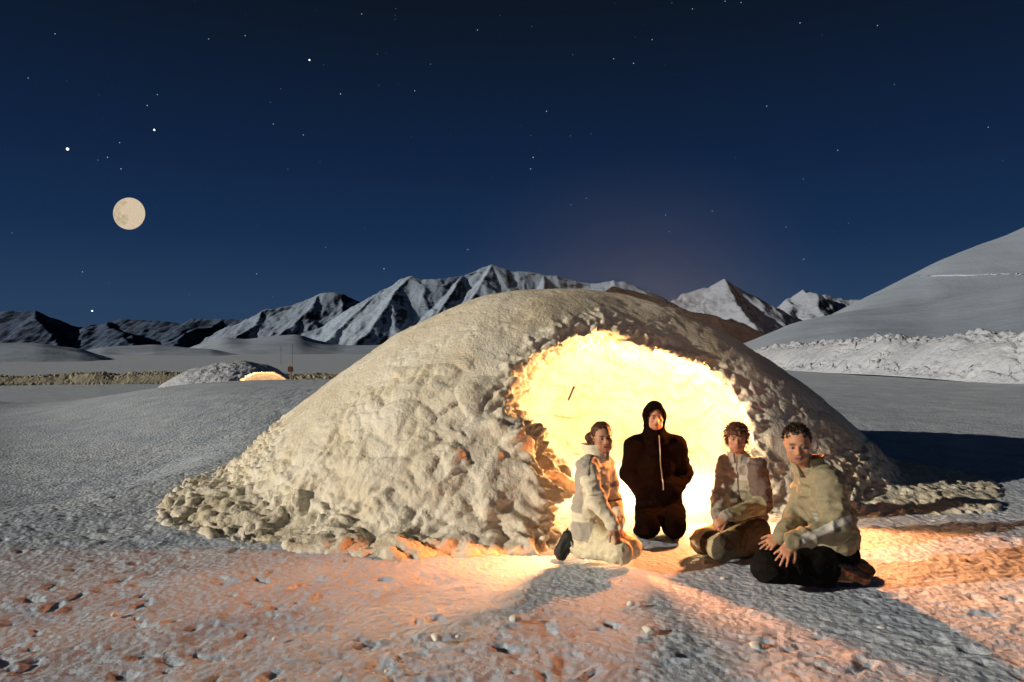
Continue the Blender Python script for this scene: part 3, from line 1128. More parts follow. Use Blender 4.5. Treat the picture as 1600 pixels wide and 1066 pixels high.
V_, Q_ = sphere_data(64, 32, r0)
moon = poly_obj("moon", V_, Q_, m_moon)
moon.location = at(202, 334, MOON_D)
moon.rotation_euler = (0, R(19.7), 0)
moon.scale = (0.83, 1, 1)
tag(moon, "full cream-coloured moon with olive patches in the dark blue sky at left", "moon")

m_star, _, _ = emis("star_light", (0.85, 0.93, 1.0), 0.6)
m_star2, _, _ = emis("bright_star_light", (1.0, 0.98, 0.92), 3.0)
V_, Q_ = sphere_data(10, 6, 1.0)
SD = 9500.0
star_spec = [(105.5, 233, 2.3, "brightest star, a white dot to the upper left of the moon", True), (241, 203, 1.5, "second brightest star, white, above and right of the moon", True),
             (483.5, 94, 1.3, "bright white star high in the sky left of centre", True), (144, 486, 1.2, "low star just above the dark ridge below the moon", True)]
for p in [(565, 22), (383, 56), (326, 61), (532, 147), (648, 142), (427, 194), (474, 211), (230, 165), (246, 148), (401, 428), (86, 53),
          (1158, 4), (1133, 2), (1082, 14), (1019, 62), (959, 92), (990, 99), (854, 174), (1198, 166), (1309, 235), (833, 246), (829, 264),
          (916, 310), (1040, 336), (1228, 355), (1113, 330), (1256, 405), (731, 390), (600, 420), (189, 264), (168, 246), (1250, 36), (1371, 40),
          (1544, 199), (892, 320), (1046, 362), (129, 425), (187, 223), (746, 47), (44, 122)]:
    star_spec.append((p[0], p[1], 0.85 if p[1] % 3 else 1.0, None, False))
star_me = {}
for (px, py, rr_, lab, br) in star_spec:
    if br not in star_me:
        o = poly_obj("star", V_, Q_, m_star2 if br else m_star)
        star_me[br] = o.data
    else:
        o = bpy.data.objects.new("star", star_me[br])
        COL.objects.link(o)
    s_ = rr_ * (0.85 if br else 0.72) * SD / F_PX
    o.scale = (s_, s_, s_)
    o.location = at(px, py, SD)
    tag(o, lab or "one of the faint pinprick stars scattered across the dark blue night sky", "star", group="stars in the night sky")

# ------------------------------------------------------------------ people
def unit(v):
    v = np.asarray(v, float)
    return v / np.linalg.norm(v)


def frame(f, u):
    """columns: person's own x axis, back (-forward), up"""
    ey = -unit(f)
    u = np.asarray(u, float)
    ez = unit(u - ey * np.dot(u, ey))
    ex = np.cross(ey, ez)
    return np.stack([ex, ey, ez], 1)


class Field:
    def __init__(self, lo, hi, res):
        self.res = res
        self.lo = np.asarray(lo, float)
        n = np.ceil((np.asarray(hi) - self.lo) / res).astype(int) + 1
        self.g = [(self.lo[i] + np.arange(n[i]) * res).astype(np.float32) for i in range(3)]
        self.F = np.full(n, 0.25, np.float32)

    def _box(self, lo, hi):
        s = []
        for i in range(3):
            a = int(np.clip(np.floor((lo[i] - self.lo[i]) / self.res), 0, len(self.g[i])))
            b = int(np.clip(np.ceil((hi[i] - self.lo[i]) / self.res) + 1, 0, len(self.g[i])))
            s.append(slice(a, b))
        return tuple(s)

    def _pts(self, s):
        return np.meshgrid(self.g[0][s[0]], self.g[1][s[1]], self.g[2][s[2]], indexing='ij')

    def _put(self, s, d, k, op):
        A = self.F[s]
        if op == 'add':
            self.F[s] = smin(A, d, k) if k > 0 else np.minimum(A, d)
        else:
            self.F[s] = smax(A, -d, k) if k > 0 else np.maximum(A, -d)

    def cone(self, a, b, ra, rb=None, k=0.02, op='add'):
        rb = ra if rb is None else rb
        a, b = np.asarray(a, float), np.asarray(b, float)
        m = max(ra, rb) + k * 1.5 + 0.03
        s = self._box(np.minimum(a, b) - m, np.maximum(a, b) + m)
        x, y, z = self._pts(s)
        if x.size == 0:
            return
        e = b - a
        t = np.clip(((x - a[0]) * e[0] + (y - a[1]) * e[1] + (z - a[2]) * e[2]) / max(e @ e, 1e-9), 0, 1)
        d = np.sqrt((x - a[0] - t * e[0]) ** 2 + (y - a[1] - t * e[1]) ** 2 + (z - a[2] - t * e[2]) ** 2) - (ra + (rb - ra) * t)
        self._put(s, d.astype(np.float32), k, op)

    def ell(self, c, r, M=None, k=0.02, op='add'):
        c, r = np.asarray(c, float), np.asarray(r, float)
        M = np.eye(3) if M is None else M
        m = max(r) + k * 1.5 + 0.03
        s = self._box(c - m, c + m)
        x, y, z = self._pts(s)
        if x.size == 0:
            return
        q = [(x - c[0]) * M[0, i] + (y - c[1]) * M[1, i] + (z - c[2]) * M[2, i] for i in range(3)]
        k0 = np.sqrt(sum((q[i] / r[i]) ** 2 for i in range(3)))
        k1 = np.sqrt(sum((q[i] / r[i] ** 2) ** 2 for i in range(3))) + 1e-6
        self._put(s, (k0 * (k0 - 1) / k1).astype(np.float32), k, op)

    def mesh(self, it=1):
        F = self.F
        for s in (0, -1):
            F[s] = 1
            F[:, s] = 1
            F[:, :, s] = 1
        V, Q = surface_nets(F, self.lo, self.res)
        return smooth_mesh(V, Q, it), Q


def seg_t(V, a, b):
    a, b = np.asarray(a), np.asarray(b)
    e = b - a
    t = np.clip(((V - a) @ e) / (e @ e), 0, 1)
    return t, np.linalg.norm(V - a - t[:, None] * e, axis=1)


def folds(V, s, amp, sc=(9, 9, 9), seed=0, dirv=None):
    P = V * np.array(sc) * s
    n = 1 - np.abs(vnoise(P + 0.6 * np.stack([vnoise(P * .7, 3 + seed)] * 3, 1), seed)) * 2.2
    m = 1 - np.abs(vnoise(P * 2.1 + 9, seed + 4)) * 2.2
    return amp * (n * 0.8 + 0.4 * m)


SKIN = np.array([0.60, 0.29, 0.17])
M_SKIN = col_mat("skin", rough=0.55, spec=0.35, grain=0.06, gscale=40)
M_CLOTH = col_mat("jacket_cloth", rough=0.8, grain=0.10, gscale=90, bump=[(-7, 0.6, 0.03), (18, 0.45, 0.015), (70, 0.3, 0.004)])
M_DARKCLOTH = col_mat("dark_cloth", rough=1.0, spec=0.0, grain=0.3, gscale=140, bump=[(16, 0.35, 0.012), (140, 0.4, 0.003)])
M_HAIR = col_mat("hair", rough=0.5, spec=0.4, grain=0.35, gscale=120, bump=[(90, 0.6, 0.006)])
M_LEATHER = col_mat("boot_leather", rough=0.6, spec=0.35, grain=0.25, gscale=60, bump=[(60, 0.4, 0.004)])
M_METAL = col_mat("zip_metal", rough=0.35, spec=0.5, metallic=0.8, grain=0.2, gscale=200)
m_eye = col_mat("eye", rough=0.15, spec=0.6, grain=0.0)


def head_sdf(f, c, M, s=1.0, neck=None):
    L = lambda x, y, z: c + M @ (np.array([x, y, z]) * s)
    E = lambda p, r, k=0.012, op='add': f.ell(L(*p), np.array(r) * s, M, k * s, op)
    E((0, .018, .030), (.076, .096, .086), .0)
    E((0, -.018, -.030), (.063, .076, .088), .03)
    E((0, -.050, -.088), (.036, .034, .028), .025)
    for q in (-1, 1):
        E((q * .040, -.040, -.070), (.024, .036, .030), .02)
        E((q * .043, -.064, -.024), (.022, .020, .020), .014)
        E((q * .028, -.083, .019), (.024, .012, .008), .008)
    for q in (-1, 1):
        E((q * .031, -.102, -.001), (.020, .015, .0125), .010, 'sub')
    f.cone(L(0, -.088, .010), L(0, -.112, -.030), .0085 * s, .0125 * s, .009 * s)
    for q in (-1, 1):
        f.cone(L(q * .011, -.100, -.036), L(q * .012, -.094, -.034), .0085 * s, .008 * s, .006 * s)
    E((0, -.090, -.0585), (.026, .012, .0055), .004)
    E((0, -.089, -.0705), (.021, .012, .0065), .004)
    f.cone(L(-.026, -.098, -.0645), L(.026, -.098, -.0645), .0035 * s, None, .004 * s, 'sub')
    for q in (-1, 1):
        f.cone(L(q * .070, .012, -.022), L(q * .077, .022, .014), .007 * s, .011 * s, .008 * s)
        f.cone(L(q * .070, .014, .012), L(q * .078, .024, .015), .008 * s, .009 * s, .008 * s)
    if neck is not None:
        f.cone(L(0, .018, -.06), neck, .054 * s, .060 * s, .03)


def head_colour(V, col, c, M, s, brow=(0.10, 0.06, 0.04), lip=(0.42, 0.15, 0.11), stubble=0.0):
    q = ((V - c) @ M) / s
    hd = (np.linalg.norm(q, axis=1) < 0.16)
    fr = q[:, 1] < -0.055

    def blend(mask, colr):
        w = np.clip(mask, 0, 1)[:, None]
        col[:] = col * (1 - w) + np.array(colr) * w
    for sd in (-1, 1):
        bx = q[:, 0] - sd * .031
        brz = .021 - 8 * bx ** 2 + .002 * 0
        blend(hd * fr * sstep(.021, .015, np.abs(bx)) * sstep(.0065, .003, np.abs(q[:, 2] - brz)) * 0.9, brow)
        # lashes and lids
        blend(hd * fr * sstep(.020, .013, np.abs(bx)) * sstep(.012, .005, np.abs(q[:, 2] + .000)) * 0.6, (0.16, 0.08, 0.05))
    blend(hd * fr * sstep(.027, .020, np.abs(q[:, 0])) * sstep(.0135, .009, np.abs(q[:, 2] + .0645)), lip)
    blend(hd * fr * sstep(.024, .018, np.abs(q[:, 0])) * sstep(.0030, .001, np.abs(q[:, 2] + .0645)), (0.10, 0.03, 0.02))
    blend(hd * fr * sstep(.030, .010, np.hypot(np.abs(q[:, 0]) - .042, q[:, 2] + .030)) * 0.35, (0.58, 0.25, 0.16))
    if stubble:
        blend(hd * (q[:, 1] < 0.0) * sstep(-.035, -.055, q[:, 2]) * stubble, (0.22, 0.13, 0.09))


def eyes(c, M, s, parent, iris=(0.06, 0.05, 0.04)):
    for sd in (-1, 1):
        V, F = sphere_data(16, 10, .0115 * s)
        V = np.array(V)
        p = c + M @ (np.array([sd * .031, -.0800, 0.0]) * s)
        d = np.arctan2(np.hypot(V[:, 0], V[:, 2]), -V[:, 1])
        colr = np.where((d < 0.55)[:, None], np.array(iris), np.array([.32, .25, .21]))
        colr[d < 0.24] = (0.01, 0.01, 0.01)
        W = p + V @ M.T
        F4 = [tuple(f_) for f_ in F]
        o = poly_obj("eye", W, F4, m_eye, parent)
        a = o.data.color_attributes.new('Col', 'FLOAT_COLOR', 'POINT')
        a.data.foreach_set('color', np.concatenate([colr, np.ones((len(colr), 1))], 1).astype(np.float32).ravel())


def hand_sdf(f, wrist, fdir, back, thumb_side, curl=(0.35, 0.45, 0.3), spread=0.1, s=1.0, thumb=(0.7, 0.25)):
    x = unit(fdir)
    z = unit(np.asarray(back, float) - x * np.dot(back, x))
    y = np.cross(z, x) * thumb_side
    W = np.asarray(wrist, float)
    kn = []
    for off, al in ((.027, .083), (.009, .088), (-.010, .084), (-.027, .076)):
        k_ = W + (x * al + y * off * 1.0) * s
        f.cone(W + y * off * 0.55 * s + x * 0.01 * s, k_, .0145 * s, .0115 * s, .012 * s)
        kn.append(k_)
    for i, (k_, Ln) in enumerate(zip(kn, (.068, .077, .071, .055))):
        lat = (1.5 - i) * spread
        dirx = unit(x * math.cos(lat) + y * math.sin(lat))
        p = k_
        ang = 0
        r = .0088 * s
        for j, fr in enumerate((.46, .30, .24)):
            ang += curl[j] * (1 + 0.12 * i)
            d = dirx * math.cos(ang) - z * math.sin(ang)
            p2 = p + d * Ln * fr * s
            f.cone(p, p2, r, r * 0.92, .003)
            r *= 0.92
            p = p2
    b = W + (x * .022 + y * .022 - z * .004) * s
    d1 = unit(x * math.cos(thumb[0]) + y * math.sin(thumb[0]) - z * 0.25)
    p1 = b + d1 * .040 * s
    d2 = unit(d1 + x * thumb[1] * 1.4 - y * thumb[1] * 0.5 - z * 0.15)
    p2 = p1 + d2 * .030 * s
    p3 = p2 + unit(d2 + x * 0.3 - y * 0.2) * .024 * s
    f.cone(b, p1, .0145 * s, .0115 * s, .010 * s)
    f.cone(p1, p2, .0105 * s, .0098 * s, .004)
    f.cone(p2, p3, .0098 * s, .0085 * s, .003)


def strands(c, M, s, n, rmul, mask, length, seedv, dirfn, width=.0022):
    """little locks of hair standing off the head; returned as quads"""
    rg = np.random.default_rng(seedv)
    V, Q = [], []
    cnt = 0
    while cnt < n:
        v = unit(rg.normal(size=3))
        q = np.array([0, .018, .030]) + v * np.array([.076, .096, .086]) * rmul
        if not mask(q):
            continue
        cnt += 1
        d = unit(v * 0.6 + dirfn(q) + rg.normal(size=3) * 0.35)
        L = length * rg.uniform(0.6, 1.3)
        side = unit(np.cross(d, rg.normal(size=3)))
        up = np.cross(d, side)
        p0, p1, p2 = q - d * .01, q + d * L * .55, q + d * L + dirfn(q) * L * .5
        w = width * rg.uniform(0.8, 1.8)
        base = len(V)
        for p, ww in ((p0, w), (p1, w * .8), (p2, w * .15)):
            for a in range(4):
                V.append(p + (side * math.cos(a * math.pi / 2) + up * math.sin(a * math.pi / 2)) * ww)
        for k in range(2):
            for a in range(4):
                Q.append((base + k * 4 + a, base + k * 4 + (a + 1) % 4, base + k * 4 + 4 + (a + 1) % 4, base + k * 4 + 4 + a))
    V = c + (np.array(V) * s) @ M.T
    return V, np.array(Q)


def add_mesh(V1, Q1, V2, Q2):
    return np.concatenate([V1, V2]), np.concatenate([Q1, Q2 + len(V1)])


def tube(name, pts, rad, mat, parent, colr, flat=1.0, n=6):
    pts = np.array(pts, float)
    V, Q = [], []
    for i, p in enumerate(pts):
        t = unit(pts[min(i + 1, len(pts) - 1)] - pts[max(i - 1, 0)])
        a = unit(np.cross(t, (0.1, 1, 0.05)))
        b = np.cross(t, a)
        for k in range(n):
            V.append(p + (a * math.cos(2 * math.pi * k / n) + b * flat * math.sin(2 * math.pi * k / n)) * rad)
    for i in range(len(pts) - 1):
        for k in range(n):
            Q.append((i * n + k, i * n + (k + 1) % n, (i + 1) * n + (k + 1) % n, (i + 1) * n + k))
    return mesh_obj(name, V, Q, mat, parent, col=np.tile(colr, (len(V), 1)))


def collar(name, c, M, r, h, flare, gap, colr, mat, parent, lean=0.0, th=0.012, gapdir=0.0, droop=0.0):
    """standing collar: a thick curved strip open at the front"""
    n, m = 48, 7
    V = []
    for layer in (0, 1):
        for j in range(m):
            t = j / (m - 1)
            for i in range(n):
                a = gapdir + gap + (2 * math.pi - 2 * gap) * i / (n - 1)
                rr = r + flare * t ** 1.3 - (th if layer else 0) + 0.004 * math.sin(a * 5 + t * 3)
                edge = abs(i / (n - 1) - 0.5) * 2
                zz = h * t * (1 - droop * edge ** 3)
                # a = 0 is the front (-y)
                V.append((rr * math.sin(a), -rr * math.cos(a) * 1.08 + lean * t, zz))
    V = np.array(V)
    Q = []
    def id_(l, j, i): return l * n * m + j * n + i
    for j in range(m - 1):
        for i in range(n - 1):
            Q.append((id_(0, j, i), id_(0, j, i + 1), id_(0, j + 1, i + 1), id_(0, j + 1, i)))
            Q.append((id_(1, j, i), id_(1, j + 1, i), id_(1, j + 1, i + 1), id_(1, j, i + 1)))
    for i in range(n - 1):
        Q.append((id_(0, m - 1, i), id_(0, m - 1, i + 1), id_(1, m - 1, i + 1), id_(1, m - 1, i)))
        Q.append((id_(0, 0, i), id_(1, 0, i), id_(1, 0, i + 1), id_(0, 0, i + 1)))
    for j in range(m - 1):
        for i in (0, n - 1):
            Q.append((id_(0, j, i), id_(0, j + 1, i), id_(1, j + 1, i), id_(1, j, i)))
    W = c + V @ M.T
    return mesh_obj(name, W, Q, mat, parent, col=np.tile(colr, (len(W), 1)))


def boot(name, heel, ball, toe, ankle, shin, parent, upper=(0.03, 0.03, 0.03), sole=(0.02, 0.02, 0.02), soledir=(0, 0, -1), s=1.0, welt=None):
    heel, ball, toe, ankle, shin = map(np.array, (heel, ball, toe, ankle, shin))
    lo = np.min([heel, ball, toe, ankle, shin], 0) - .12
    hi = np.max([heel, ball, toe, ankle, shin], 0) + .12
    f = Field(lo, hi, 0.007)
    f.cone(heel, ball, .036 * s, .042 * s, .0)
    f.cone(ball, toe, .042 * s, .034 * s, .02)
    f.cone(heel, ankle, .036 * s, .044 * s, .03)
    f.cone(ankle, shin, .046 * s, .054 * s, .03)
    f.cone(ankle, ball, .036 * s, .036 * s, .03)
    sd = unit(soledir)
    for a, b, r1, r2 in ((heel, ball, .036, .043), (ball, toe, .043, .036)):
        f.cone(a + sd * .018, b + sd * .018, r1 * s, r2 * s, .004)
    V, Q = f.mesh(1)
    ax = unit(ball - heel)
    t1, d1 = seg_t(V, heel, toe)
    ref = heel + t1[:, None] * (toe - heel)
    h = (V - ref) @ sd
    col = np.tile(upper, (len(V), 1)).astype(float)
    col[h > 0.022] = sole
    if welt is not None:
        col[(h > 0.014) & (h < 0.026)] = welt
    V = V + vnormals(V, Q) * (0.003 * vnoise(V * 60, 9))[:, None]
    return mesh_obj(name, V, Q, M_LEATHER, parent, col=col)


def bounds(pts, m):
    pts = np.array(pts)
    return pts.min(0) - m, pts.max(0) + m


def make_person(J, label, build, res=0.0075, hands=True):
    """J: joints. build: garments"""
    root = empty("person", loc=tuple(np.array([J['pelvis'][0], J['pelvis'][1], 0.0])), label=label, cat="person", group="people kneeling in front of the snow shelter")
    ptsall = [v for v in J.values() if isinstance(v, np.ndarray) and v.shape == (3,)]
    lo, hi = bounds(ptsall, 0.20)
    hi[2] += 0.05
    f = Field(lo, hi, res)
    s = J['hs']
    # core of the body under the clothes
    Mb = J['Mb']
    f.ell(J['pelvis'], (.15, .10, .10), Mb, 0)
    f.ell(J['waist'], (.13, .095, .13), Mb, .05)
    f.ell(J['chest'], (.15, .105, .16), Mb, .05)
    f.cone(J['shL'], J['shR'], .05, .05, .05)
    f.cone(J['chest'], J['neck'], .08, .06, .04)
    for q in 'LR':
        f.cone(J['sh' + q], J['el' + q], .048, .038, .02)
        f.cone(J['el' + q], J['wr' + q], .038, .026, .02)
        f.cone(J['hip' + q], J['kn' + q], .075, .055, .03)
        f.cone(J['kn' + q], J['an' + q], .055, .036, .02)
        f.cone(J['an' + q], J['toe' + q], .034, .024, .02)
    head_sdf(f, J['head'], J['Mh'], s, J['neck'])
    for q in 'LR':
        h = J.get('hand' + q)
        if h:
            hand_sdf(f, J['wr' + q], *h['a'], **h['k'])
    V, Q = f.mesh(1)
    col = np.tile(SKIN * J.get('tone', 1.0), (len(V), 1)).astype(float)
    head_colour(V, col, J['head'], J['Mh'], s, stubble=J.get('stubble', 0))
    mesh_obj("body", V, Q, M_SKIN, root, col=col)
    eyes(J['head'], J['Mh'], s, root)
    build(root, J, f)
    return root


def garment(name, J, adds, root, mat, colfn, fold=0.010, fs=1.0, res=0.0085, it=1, seed=0, foldsc=(9, 9, 14), extra=None):
    ptsall = [v for v in J.values() if isinstance(v, np.ndarray) and v.shape == (3,)]
    lo, hi = bounds(ptsall, 0.22)
    hi[2] += 0.06
    f = Field(lo, hi, res)
    adds(f)
    V, Q = f.mesh(it)
    Nn = vnormals(V, Q)
    d = folds(V, fs, fold, foldsc, seed)
    if extra is not None:
        d = d + extra(V)
    col = colfn(V)
    V = V + Nn * d[:, None]
    V[:, 2] = np.maximum(V[:, 2], 0.004)
    return mesh_obj(name, V, Q, mat, root, col=col), V, Q


def hair_part(J, root, adds, colr, strand=None, disp=0.006, seed=0):
    c, M, s = J['head'], J['Mh'], J['hs']
    f = Field(c - .2, c + .2, 0.006)
    adds(f, lambda x, y, z: c + M @ (np.array([x, y, z]) * s), M, s)
    V, Q = f.mesh(1)
    Nn = vnormals(V, Q)
    q = (V - c) @ M
    V = V + Nn * (disp * (vnoise(q * np.array([45, 25, 45]), seed) + .7 * vnoise(q * 90, seed + 3)))[:, None]
    if strand:
        V2, Q2 = strands(c, M, s, **strand)
        V, Q = add_mesh(V, Q, V2, Q2)
    rg = np.random.default_rng(seed)
    colr = np.tile(colr, (len(V), 1)) * (1 + 0.25 * vnoise(V * 120, seed))[:, None]
    mesh_obj("hair", V, Q, M_HAIR, root, col=colr)


def ringband(t, a, b):
    return (t > a) & (t < b)


# ---- woman in the cream ski suit, kneeling in profile at the left of the group
def P1():
    J = dict(pelvis=at(918, 826, 5.66), waist=at(922, 795, 5.66), chest=at(927, 752, 5.64), neck=at(934, 712, 5.62),
             head=at(941.5, 684, 5.58), hs=0.98,
             shR=at(917, 728, 5.48), shL=at(945, 728, 5.78), elR=at(931, 782, 5.38), elL=at(958, 784, 5.72),
             wrR=at(958, 822, 5.32), wrL=at(967, 822, 5.45),
             hipR=at(920, 832, 5.56), hipL=at(925, 828, 5.76), knR=at(968, 862, 5.36), knL=at(984, 856, 5.62),
             anR=at(898, 852, 5.60), anL=at(902, 846, 5.82), toeR=at(882, 864, 5.62), toeL=at(886, 858, 5.86), tone=0.95)
    J['Mh'] = frame((0.14, -0.98, 0.02), (-0.05, 0, 1))
    J['Mb'] = frame((0.93, -0.36, 0), unit(J['neck'] - J['pelvis']))
    J['handR'] = dict(a=((0.35, -0.15, -0.9), (0.55, -0.8, 0.2), -1), k=dict(curl=(.25, .35, .3), spread=.04))
    J['handL'] = dict(a=((0.25, -0.45, -0.85), (0.75, -0.3, 0.4), 1), k=dict(curl=(.3, .4, .3), spread=.04))

    def build(root, J, f):
        Mb = J['Mb']
        cream, grey = np.array([.86, .78, .58]), np.array([.46, .42, .35])

        def adds(f):
            f.ell(J['waist'] + np.array([0, 0, -.05]), (.165, .145, .12), Mb, 0)
            f.ell(J['waist'] + np.array([0, 0, .04]), (.16, .135, .14), Mb, .05)
            f.ell(J['chest'], (.165, .135, .17), Mb, .05)
            f.cone(J['shL'], J['shR'], .070, .070, .06)
            f.cone(J['chest'] + np.array([0, 0, .05]), J['neck'], .11, .075, .05)
            for q in 'LR':
                f.cone(J['sh' + q], J['el' + q], .076, .066, .04)
                f.cone(J['el' + q], J['wr' + q] + np.array([0, 0, .01]), .066, .047, .03)

        def colf(V):
            q = (V - J['chest']) @ Mb
            col = np.tile(cream, (len(V), 1))
            tR, dR = seg_t(V, J['shR'], J['elR'])
            tF, dF = seg_t(V, J['elR'], J['wrR'])
            arm = (np.minimum(dR, dF) < 0.085)
            body = ~arm
            z = V[:, 2]
            side = q[:, 1] > 0.045
            col[body & side & (z > 0.42) & (z < .74)] = grey
            col[body & (z > .34) & (z < .385) & (q[:, 1] > -.02)] = cream * 1.05
            col[(z > .60) & (z < .645) & (~(np.minimum(dR, dF) < 0.070)) & (q[:, 1] < -.02)] = grey * 0.85
            col[arm & (tR < .30) & (z > .70) & (q[:, 1] > -.035)] = grey
            col[arm & (tF > .93)] = cream * .82
            col[body & (q[:, 1] < -.02) & (np.abs(z - .50) < .006)] = grey * .5
            ln = np.abs(q[:, 1] + .035) < .006
            col[ln & (z > .66) & arm & (tR < .35)] = (.10, .09, .08)
            return col
        garment("jacket", J, adds, root, M_CLOTH, colf, 0.013, seed=3)

        def addt(f):
            f.ell(J['pelvis'], (.17, .145, .115), Mb, 0)
            for q in 'LR':
                f.cone(J['hip' + q], J['kn' + q], .118, .088, .05)
                f.cone(J['kn' + q], J['an' + q] + np.array([.03, 0, -.02]), .085, .078, .04)

        def colt(V):
            col = np.tile(cream * np.array([1.02, 1.0, .92]), (len(V), 1))
            q = (V - J['pelvis']) @ Mb
            col[(V[:, 2] > .22) & (q[:, 1] > -.10 + .3 * (.34 - V[:, 2])) & (q[:, 1] < .10)] = grey
            return col
        garment("trousers", J, addt, root, M_CLOTH, colt, 0.008, seed=8, foldsc=(13, 9, 13))
        collar("collar", J['neck'] + np.array([.0, .0, -.035]), frame((.75, -.66, 0), (.02, 0, 1)), .084, .125, .034, .26, cream * 1.06, M_CLOTH, root, lean=.015, droop=-.12)
        for q, dy in (('R', 0), ('L', 0)):
            a = J['an' + q]
            boot("boot", a + np.array([-.045, 0, .075]), a + np.array([-.105, .0, -.06]), a + np.array([-.10, -.0, -.09]), a + np.array([-.01, 0, .03]), a + np.array([.06, 0, .02]),
                 root, soledir=(-1, 0, .25), upper=(.025, .028, .025))
        # white stripes on the boot shaft
        a = J['anR']
        for k in range(3):
            p = a + np.array([-.035 + k * .018, -.058, .045 - k * .010])
            tube("boot_stripe", [p, p + np.array([.012, -.002, -.05])], .004, M_CLOTH, root, (.6, .58, .5))

        def hair(f, L, M, s):
            f.ell(L(0, .026, .040), np.array([.083, .098, .088]) * s, M, 0)
            f.ell(L(0, .075, -.005), np.array([.068, .055, .06]) * s, M, .02)
            f.ell(L(-.075, .085, -.005), np.array([.045, .045, .050]) * s, M, .02)
            f.ell(L(-.06, .06, -.055), np.array([.03, .03, .04]) * s, M, .02)
            f.ell(L(0, -.075, -.040), np.array([.064, .075, .100]) * s, M, .012, 'sub')
            f.ell(L(0, -.06, -.10), np.array([.09, .09, .08]) * s, M, .01, 'sub')
        hair_part(J, root, hair, (.09, .035, .015), dict(n=220, rmul=1.07, mask=lambda q: q[1] > -.02 or q[2] > .09, length=.028, seedv=3,
                                                       dirfn=lambda q: np.array([0, .8, -.3])), seed=5)
    make_person(J, "person in a cream and grey ski suit kneeling side-on, leftmost of the four", build)


# ---- figure in the black hooded fleece facing the camera
def P2():
    J = dict(pelvis=at(1030, 800, 6.58), waist=at(1029, 768, 6.56), chest=at(1026, 722, 6.54), neck=at(1024, 683, 6.52),
             head=at(1023, 651.5, 6.46), hs=0.98,
             shR=at(992, 697, 6.54), shL=at(1057, 697, 6.54), elR=at(982, 740, 6.62), elL=at(1069, 740, 6.62),
             wrR=at(1004, 768, 6.50), wrL=at(1050, 768, 6.50),
             hipR=at(1012, 800, 6.54), hipL=at(1050, 800, 6.54), knR=at(1012, 823, 6.20), knL=at(1053, 822, 6.20),
             anR=at(1003, 830, 6.60), anL=at(1054, 830, 6.60), toeR=at(1003, 832, 6.78), toeL=at(1054, 832, 6.78), tone=1.15)
    J['Mh'] = frame((0.02, -1, -0.03), (0, 0, 1))
    J['Mb'] = frame((0.02, -1, 0), (0, 0, 1))
    J['handR'] = dict(a=((0.9, 0.1, -0.3), (0, -1, 0.2), 1), k=dict(curl=(.2, .3, .2), spread=.03))
    J['handL'] = dict(a=((-0.9, 0.1, -0.3), (0, -1, 0.2), -1), k=dict(curl=(.2, .3, .2), spread=.03))

    def build(root, J, f):
        Mb = J['Mb']
        blk = np.array([.005, .0035, .003])

        def adds(f):
            f.ell(J['waist'] + np.array([0, -.0, -.10]), (.205, .150, .13), Mb, 0)
            f.cone(J['waist'] + np.array([-.055, -.02, -.16]), J['waist'] + np.array([-.05, 0, .05]), .150, .135, .05)
            f.cone(J['waist'] + np.array([.055, -.02, -.16]), J['waist'] + np.array([.05, 0, .05]), .150, .135, .05)
            f.ell(J['chest'], (.185, .135, .18), Mb, .05)
            f.cone(J['shL'], J['shR'], .082, .082, .06)
            for q in 'LR':
                f.cone(J['neck'] + np.array([0, 0, .01]), J['sh' + q] + np.array([0, 0, -.01]), .075, .080, .05)
            f.cone(J['chest'] + np.array([0, 0, .08]), J['neck'], .12, .085, .05)
            for q in 'LR':
                f.cone(J['sh' + q], J['el' + q], .084, .076, .05)
                f.cone(J['el' + q], J['wr' + q], .074, .085, .04)
            c, M, s = J['head'], J['Mh'], J['hs']
            L = lambda x, y, z: c + M @ (np.array([x, y, z]) * s)
            f.ell(L(0, .022, .028), np.array([.102, .120, .118]) * s, M, .02)
            f.cone(L(0, .02, .0), L(0, .02, -.13), .100 * s, .098 * s, .03)
            f.ell(L(0, -.125, -.028), np.array([.084, .128, .116]) * s, M, .010, 'sub')
            f.ell(L(0, -.02, -.01), np.array([.076, .092, .106]) * s, M, .008, 'sub')

        def colf(V):
            return np.tile(blk, (len(V), 1))
        jk, V, Q = garment("jacket", J, adds, root, M_DARKCLOTH, colf, 0.006, seed=13)
        pts = []
        for i in range(40):
            t = i / 39
            x0 = J['neck'][0] + 0.005 + t * .045 + .006 * math.sin(t * 9)
            z0 = J['neck'][2] + .03 - t * .50
            m = (np.abs(V[:, 0] - x0) < .014) & (np.abs(V[:, 2] - z0) < .014)
            if m.any():
                pts.append((x0, V[m, 1].min() - .001, z0))
        tube("zip", pts, .0042, M_METAL, root, (.75, .68, .55))

        def addt(f):
            f.ell(J['pelvis'], (.21, .15, .13), Mb, 0)
            for q in 'LR':
                f.cone(J['hip' + q], J['kn' + q], .118, .098, .035)
                f.cone(J['kn' + q], J['an' + q], .095, .075, .03)
            f.cone((J['hipL'] + J['hipR']) / 2 + np.array([0, -.02, .05]), (J['knL'] + J['knR']) / 2 + np.array([0, .10, .05]), .10, .05, .03)
        garment("trousers", J, addt, root, M_DARKCLOTH, lambda V: np.tile(blk * .8, (len(V), 1)), 0.009, seed=18)
        for q in 'LR':
            a = J['an' + q]
            boot("boot", a + np.array([0, .06, .06]), a + np.array([0, .16, -.03]), a + np.array([0, .17, -.05]), a + np.array([0, .02, .0]), a + np.array([0, -.05, .0]), root, soledir=(0, .8, .6))
    make_person(J, "person in a black hooded fleece with a silver zip, kneeling upright in the glowing doorway", build)


